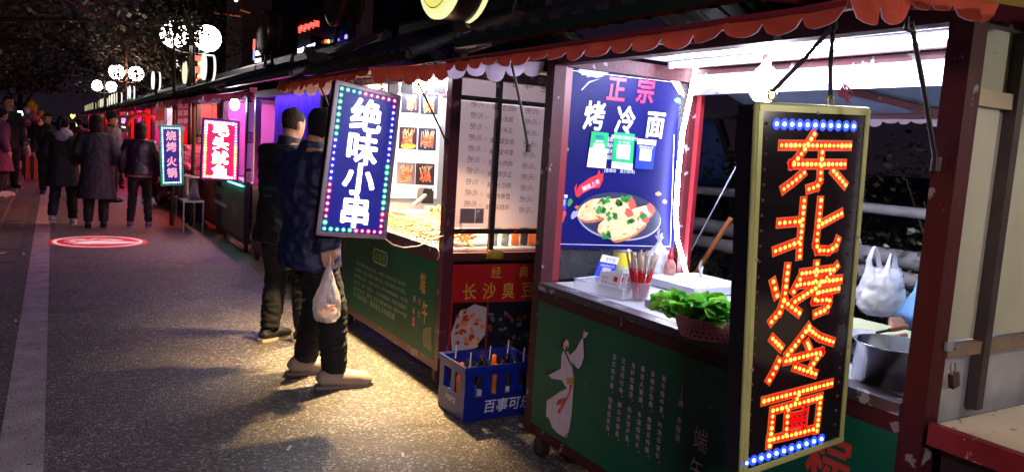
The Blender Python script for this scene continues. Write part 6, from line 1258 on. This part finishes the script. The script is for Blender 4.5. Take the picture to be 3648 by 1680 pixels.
    hr = [(0, .052, .0, .026, .028), (0, .045, .018, .044, .05), (0, .036, .05, .060, .070), (0, .026, .085, .069, .083), (0, .018, .12, .0735, .091), (0, .012, .155, .0755, .0945), (0, .008, .19, .069, .088), (0, .006, .215, .051, .067), (0, .004, .235, .012, .016)]
    hm = MB(); hm.rings([(x, y, z+hz, rx, ry) for x, y, z, rx, ry in hr], 20)
    hm.tube([(0, .098, hz+.118), (0, .112, hz+.085), (0, .118, hz+.074)], [.008, .012, .014], 8); hm.ball((0, .105, hz+.076), .019, .013, .011, 8); hm.ball((0, .088, hz+.138), .05, .022, .012, 10); hm.ball((0, .09, hz+.047), .026, .016, .012, 8)
    for s in (-1, 1): hm.ball((s*.077, -.004, hz+.11), .011, .019, .032, 8)
    mb2 = MB(); mb2.v = [bendf(p) for p in mb.v]+[headf(p) for p in hm.v]; mb2.f = mb.f+[[i+nh for i in f_] for f_ in hm.f]
    r = remesh(mb2, vox*k, 2); r.name = 'person_body'
    for m in (body_m, eyem, lips): r.materials.append(m)
    hp_ = [(headf(V((s*.031, .098, hz+.122))), 1, .011) for s in (-1, 1)]+[(headf(V((x*.012, .102, hz+.047))), 2, .011) for x in (-1.4, 0, 1.4)]
    for p in r.polygons:
        for c, mi, rr in hp_:
            if (p.center-c).length < rr*k*1.2: p.material_index = mi
    link(r, 'body', t)
    # clothes
    ft = M('cloth '+trs, trs, .85, nz=(6, .25, [x*.6 for x in lin(trs)]), bump=(120, .15)); mb = MB()
    for (hp, kn_, an) in legs: mb.tube([hp+UZ*.03, hp*.5+kn_*.5, kn_, kn_*.5+an*.5, an+UZ*.015], [.100*leg, .092*leg, .076*leg, .072*leg, .062*leg], 14)
    mb.rings([(0, 0, .79, .13, .10), (0, 0, .88, .178, .125), (0, 0, .98, .165, .115)], 18); mb.v = [bendf(p) for p in mb.v]
    link(_m(remesh(mb, vox, 2, (.009, 9, 1.7)), ft), 'trousers', t)
    fj = M('cloth '+jac, jac, jr+.35, nz=(6, .25, [x*.6 for x in lin(jac)]), bump=(90, .15)); mb = MB(); torso(mb, .014*thick, jl, 1.47, flare)
    for s, (el, wr_) in zip((-1, 1), arms):
        sh = V((s*.172, -.005, 1.38)); el, wr_ = V(el), V(wr_); e2 = el*(1-sleeve)+wr_*sleeve; mb.tube([sh*.6+V((0, 0, 1.35))*.4, sh, sh*.5+el*.5, el, el*.5+e2*.5, e2+(e2-el).normalized()*.01], [x*(.6+.4*thick) for x in (.07, .078, .07, .064, .060, .050)], 14)
    if collar: mb.rings([(0, .0, 1.43, .10, .095), (0, .004, 1.47, .078, .078), (0, .008, 1.505, .072, .074)], 16)
    mb.v = [bendf(p) for p in mb.v]; link(_m(remesh(mb, vox, 2, wr), fj), 'jacket' if jl > .7 else 'coat', t)
    if hood:
        fh = M('cloth '+hood, hood, .85, bump=(90, .2)); mb = MB(); mb.rings([(0, -.03, 1.37, .13, .10), (0, -.05, 1.42, .15, .105), (0, -.05, 1.47, .12, .09), (0, -.03, 1.51, .08, .07)], 16); mb.ball((0, -.11, 1.39), .10, .06, .085, 12); mb.v = [bendf(p) for p in mb.v]; link(_m(remesh(mb, vox, 2, (.01, 12, 1)), fh), 'hood', t)
    # shoes
    for (fx, fy, fz), (hp, kn_, an) in zip(feet, legs):
        up_m = M('shoe '+shoe[0], shoe[0], .6, bump=(60, .2)); mb = MB(); pt = .25 if fz > .03 else 0
        q = [(fx, fy-.10, .036+fz), (fx, fy-.085, .046+fz), (fx, fy-.02, .050+fz*.95), (fx, fy+.05, .046+fz*.8), (fx, fy+.11, .038+fz*.6), (fx, fy+.155, .030+fz*.45), (fx, fy+.185, .024+fz*.4)]
        mb.tube(q, [.024, .044, .049, .050, .050, .042, .02], 16, 0, True, .9); mb.tube([(fx, fy-.04, .05+fz), (fx, fy-.048, (.30 if boots else .10)+fz)], [.042, .044], 14); mb.tube([(fx, fy+.0, .075+fz), (fx, fy+.05, .068+fz*.9)], [.034, .03], 10)
        mb.v = [(V((fx, fy+.02, 0))+V(((p.x-fx)*shs, (p.y-fy-.02)*shs, p.z*shs)))*k for p in mb.v]
        so = link(_m(remesh(mb, .009, 2), up_m), 'shoe', t); m2 = MB()
        out = [(fx+x*1.02*shs, fy+.02+(y-.02)*shs) for x, y in ((-.03, -.108), (-.04, -.07), (-.041, -.02), (-.043, .07), (-.042, .125), (-.03, .172), (-.014, .192), (.014, .192), (.03, .172), (.042, .125), (.043, .07), (.041, -.02), (.04, -.07), (.03, -.108), (0, -.118))]
        zz = lambda y: fz*(1-max(0, min(1, (y-fy+.1)/.25))*.65)
        vs = [V((x, y, zz(y)+h))*k for h in (.001, .021) for x, y in out]; n = len(out); m2.add(vs, [tuple(range(n-1, -1, -1)), tuple(range(n, 2*n))]+[(i, (i+1) % n, n+(i+1) % n, n+i) for i in range(n)]); m2.build('sole', M('sole '+shoe[1], shoe[1], .7), so, True)
    # hair and hats
    if hair:
        mb = MB(); e = .010
        def cap(z_front, z_back, ex=e):
            n = 24; vs = []; L = 9
            for i in range(L+1):
                for j in range(n):
                    a = 2*math.pi*j/n; f_ = (math.sin(a)+1)/2; zlow = z_back+(z_front-z_back)*min(1, max(0, (f_-.25)/.5)); z = zlow+(.243+ex*.4-zlow)*i/L
                    zz_ = [h[2] for h in hr]; kx = max(q for q in range(len(hr)) if zz_[q] <= max(0, min(.2349, z))) ; k2 = min(kx+1, len(hr)-1); u = 0 if k2 == kx else (z-zz_[kx])/(zz_[k2]-zz_[kx]); u = min(1, max(0, u))
                    rx = hr[kx][3]*(1-u)+hr[k2][3]*u+ex; ry = hr[kx][4]*(1-u)+hr[k2][4]*u+ex; yo = hr[kx][1]*(1-u)+hr[k2][1]*u
                    if i == L: rx = ry = .004
                    wv = 1+.05*N.noise(V((a*2.5, z*30, ex*99)))
                    vs.append(V((rx*math.cos(a)*wv, yo-.004+ry*math.sin(a)*wv, hz+z)))
            mb.add(vs, [(i*n+j, i*n+(j+1) % n, (i+1)*n+(j+1) % n, (i+1)*n+j) for i in range(L) for j in range(n)], 0, True)
        hm_ = M('hair '+hcol, hcol, .75, spec=.25, bump=(60, .5))
        if hair == 'crop': cap(.175, .075, .004)
        elif hair == 'short': cap(.165, .045, .014)
        elif hair == 'bob':
            cap(.165, .0, .022); mb.rings([(0, -.03, hz-.06, .05, .04), (0, -.025, hz-.04, .085, .065), (0, -.01, hz+.04, .095, .085), (0, 0, hz+.13, .095, .09), (0, 0, hz+.17, .06, .06)], 16)
        elif hair == 'tail':
            cap(.17, .05, .014); mb.tube([(0, -.085, hz+.15), (0, -.13, hz+.12), (0, -.13, hz+.02), (0, -.11, hz-.06)], [.03, .034, .03, .008], 10)
        elif hair == 'long':
            cap(.165, .0, .02); mb.rings([(0, -.06, hz-.16, .06, .03), (0, -.05, hz-.08, .085, .055), (0, -.015, hz+.05, .092, .08), (0, 0, hz+.14, .09, .09), (0, 0, hz+.17, .06, .06)], 16)
        elif hair == 'cap':
            cap(.15, .06, .012)
        mb.v = [headf(p) for p in mb.v]; me = MB(); me.v, me.f, me.m, me.sm = mb.v, mb.f, mb.m, mb.sm; me.build('hair', hm_, t, True)
        if hair == 'cap':
            mb = MB(); mb.rings([(0, .005, hz+.15, .09, .11), (0, .004, hz+.2, .088, .105), (0, .002, hz+.25, .06, .07), (0, 0, hz+.262, .01, .012)], 20); mb.slab([(x, .09+y, hz+.155) for x, y in ((-.075, 0), (-.06, .07), (0, .095), (.06, .07), (.075, 0))], UZ*.012); mb.v = [headf(p) for p in mb.v]; mb.build('cap', M('cap cloth', '121014', .8), t, True)
    t['_'] = 0; del t['_']
    return t, bendf, k, hands, headf
def _m(me, mat): me.materials.append(mat); return me
R_ = math.radians
# man with the dark printed jacket (behind), man in the navy jacket with the food bag
pA, bA, kA, _, _h = person('man with cropped hair in a black printed jacket waiting at the curtained booth', (1.51, 5.92, 0), R_(-62), 1.80, ((-.07, -.02, 0), (.12, .14, 0)), (.02, .02), (((-.235, .06, 1.13), (-.10, .24, 1.05)), ((.235, .06, 1.13), (.10, .24, 1.05))), .06, .12, .12, '090b18', '07080f', .74, .10, ('141218', 'b5a894'), 'crop', '1d1513', 1.12, .0115, thick=1.5, wr=(.013, 6, .8), leg=1.05)
a_ = R_(-62)
mb = MB()
def onback(x, z, d=0):
    o_ = bA(V((x, -.155-d, z))); return o_
Ub = (onback(.1, 1.2)-onback(-.1, 1.2)).normalized(); Wb = (onback(0, 1.3)-onback(0, 1.1)).normalized()
for s, x, z, sz, m in (('YX', .02, 1.24, .085, 0), ('SHION', .04, 1.13, .055, 1), ('ADLYP', .02, 1.075, .028, 2)): text(mb, s, onback(x, z, .025), Ub, Wb, sz, m, .01)
mb.build('jacket_print', [M('dark print ink', '2c2f3c', .5), M('green print ink', '17705a', .5), M('grey print ink', '5f6470', .5)], pA, True)
pB, bB, kB, hB, hfB = person('man in a navy jacket and light padded shoes holding a food bag', (1.41, 4.84, 0), R_(-97), 1.78, ((-.19, .04, 0), (.13, .17, 0)), (.05, .03), (((-.235, .10, 1.16), (-.12, .30, 1.12)), ((.25, -.06, 1.14), (.26, .03, .90))), .0, -.15, .40, '17204a', '080911', .72, .06, ('94867c', '7d716b'), 'short', '14121a', 1.15, .0085, twist=.6, thick=1.6, wr=(.016, 6.5, .9), hand=('relaxed', 'grip'), jr=.2, leg=1.14, collar=True, shs=1.2)
# the food bag hangs from his right hand
pal, d_, sd_, nr_ = hB[1]; hw = pB.matrix_basis @ bB(pal+d_*.055) if False else Matrix.Translation((1.41, 4.84, 0)) @ Matrix.Rotation(R_(-97), 4, 'Z') @ bB(pal+d_*.055)
t = thing('carrier_bag', 'thin white bag of takeaway food hanging from the hand of the man in navy', 'plastic bag', hw-UZ*.36)
hb = MB(); film_skin(hb, hw-UZ*.362, .084, .362, [(.02, 0), (.7, .01), (.95, .1), (1.0, .22), (.9, .4), (.66, .6), (.36, .8), (.16, .92), (.13, 1.0)], 2, 48, 5, .95, .8); hb.build('film', clear('bag film', 'efeef6', .42, .18), t)
MB().tube([hw+V((0, -.02, .0)), hw+V((0, -.03, .035)), hw+V((0, .0, .055)), hw+V((0, .03, .035)), hw+V((0, .02, 0))], .006, 8).build('handle', M('bag handle', 'dcdae4', .4), t)
cbw = MB().lathe([(.001, 0), (.045, 0), (.062, .06), (.06, .06), (.04, .006), (.001, .006)], hw-UZ*.352, 20, 0, 'z', True); tag(cbw.build('takeaway_bowl', M('takeaway bowl', 'c9b39a', .5), org=hw-UZ*.352), 'small takeaway bowl inside the hanging food bag', 'bowl')
mb = MB(); rg = random.Random(4)
for k in range(16): mb.ball(hw+V((rg.uniform(-.04, .04), rg.uniform(-.04, .04), -.295+rg.uniform(-.01, .03))), .016, .014, .012, 8)
tag(mb.build('fried_food', M('fried food', 'b5713a', .5, nz=(30, .8, 'd9a86a')), org=hw-UZ*.3), 'fried food heaped in the takeaway bowl', 'food')
# vendor of the near stall: mostly behind the corner post
person('vendor in a pale blue coat behind the maroon corner post', (3.46, 1.80, 0), R_(80), 1.62, ((-.1, 0, 0), (.1, 0, 0)), (.02, .02), (((-.25, .02, 1.12), (-.2, .22, 1.0)), ((.26, -.02, 1.10), (.2, .2, 1.0))), .05, .2, .1, '6f9fc9', '20242c', .6, .1, hair='short', build=1.05, vox=.014)
# walkers farther up the street
walk = 'people walking on the street'
person('woman with a pale grey hood over a black coat and white sneakers', (.13, 13.6, 0), R_(-8), 1.66, ((-.13, -.18, .07), (.12, .10, 0)), (.06, .03), (((-.25, .0, 1.14), (-.19, .15, 1.0)), ((.25, .0, 1.14), (.19, .15, 1.0))), .03, -.35, .05, '15121a', '121320', .62, .2, ('8f8c94', 'c9c6cc'), 'tail', '17101a', 1.08, .015, hood='8f8ca3', group=walk, thick=1.6)
person('woman in a long charcoal coat and black ankle boots', (.56, 13.3, 0), R_(-4), 1.71, ((-.11, .0, .0), (.10, .03, 0)), (.02, .03), (((-.26, .02, 1.15), (-.2, .16, 1.05)), ((.27, -.02, 1.15), (.22, .14, 1.0))), .02, .0, .03, '22252c', '15121a', .44, .28, ('0c0b0f', '0c0b0f'), 'bob', '2a1613', 1.05, .015, boots=True, group=walk, thick=1.5)
person('woman in a short dark leather jacket over a plum skirt and violet trainers', (1.16, 13.3, 0), R_(-12), 1.63, ((-.14, .0, .0), (.13, .02, 0)), (.02, .02), (((-.27, -.02, 1.13), (-.26, .04, .9)), ((.27, -.02, 1.13), (.27, .07, .88))), .04, -.1, .08, '2a1a30', '100d14', .87, 0, ('4a3a78', '8f7fb0'), 'bob', '140f18', 1.12, .015, group=walk, jr=-.05, thick=1.4, leg=.85)
person('man in a black cap and open brown jacket facing the stalls', (1.0, 17.7, 0), R_(-125), 1.80, ((-.1, .0, .0), (.1, .06, 0)), (.02, .02), (((-.25, .0, 1.13), (-.22, .08, .9)), ((.25, .0, 1.13), (.22, .08, .9))), .02, .35, .0, '2c1f1c', '110f16', .80, .05, ('0e0c10', '1a181c'), 'cap', '120d0e', 1.08, .016, group=walk, thick=1.4)
person('man in dark clothes walking toward the viewer behind the hooded woman', (-.10, 19.0, 0), R_(172), 1.72, ((-.1, .05, .0), (.1, -.05, 0)), (.03, .03), None, .02, .1, .0, '17151d', '121118', .72, .05, ('15131a', '8f8c94'), 'short', '2a1a14', 1.05, .016, group=walk, thick=1.3)
person('person in a long purple coat and white shoes cut by the left frame edge', (-.86, 17.2, .118), R_(-70), 1.62, ((-.1, .1, 0), (.1, -.05, 0)), (.03, .03), None, .05, .2, .1, '6b2a5a', '17151d', .50, .2, ('c9c6cc', 'd9d6dc'), 'short', '140f14', 1.15, .016, group=walk, thick=1.8)
person('tall man in a dark sleeveless looking top standing at the left among the goods', (-.80, 19.2, .118), R_(-150), 1.90, ((-.1, 0, 0), (.1, 0, 0)), (.02, .02), None, .0, .3, .0, '1b1a1d', '17151d', .72, .05, hair='crop', hcol='17100f', build=1.0, vox=.016, group=walk, collar=False)
person('cook in a quilted pink jacket half hidden by the slim pink lettered sign', (2.05, 13.95, 0), R_(200), 1.55, ((-.1, 0, 0), (.1, 0, 0)), (.02, .02), (((-.27, .04, 1.13), (-.2, .24, 1.0)), ((.27, .04, 1.13), (.2, .24, 1.0))), .1, .2, .2, 'b5567f', '1c1a22', .8, 0, hair='short', build=1.12, vox=.014, wr=(.012, 5, 6), thick=1.8)
person('passer by in a dark coat far off between the hooded woman and the grey coat', (.62, 24.5, 0), R_(10), 1.66, ((-.1, .05, 0), (.1, -.05, 0)), (.03, .03), None, 0, 0, 0, '1d1a24', '121118', .6, .1, hair='short', vox=.018, group=walk, thick=1.4)
person('passer by in a maroon coat beyond the capped man', (1.35, 21.5, 0), R_(190), 1.64, ((-.1, .05, 0), (.1, -.05, 0)), (.03, .03), None, 0, 0, 0, '4a1d2a', '121118', .6, .1, hair='bob', vox=.018, group=walk, thick=1.4)
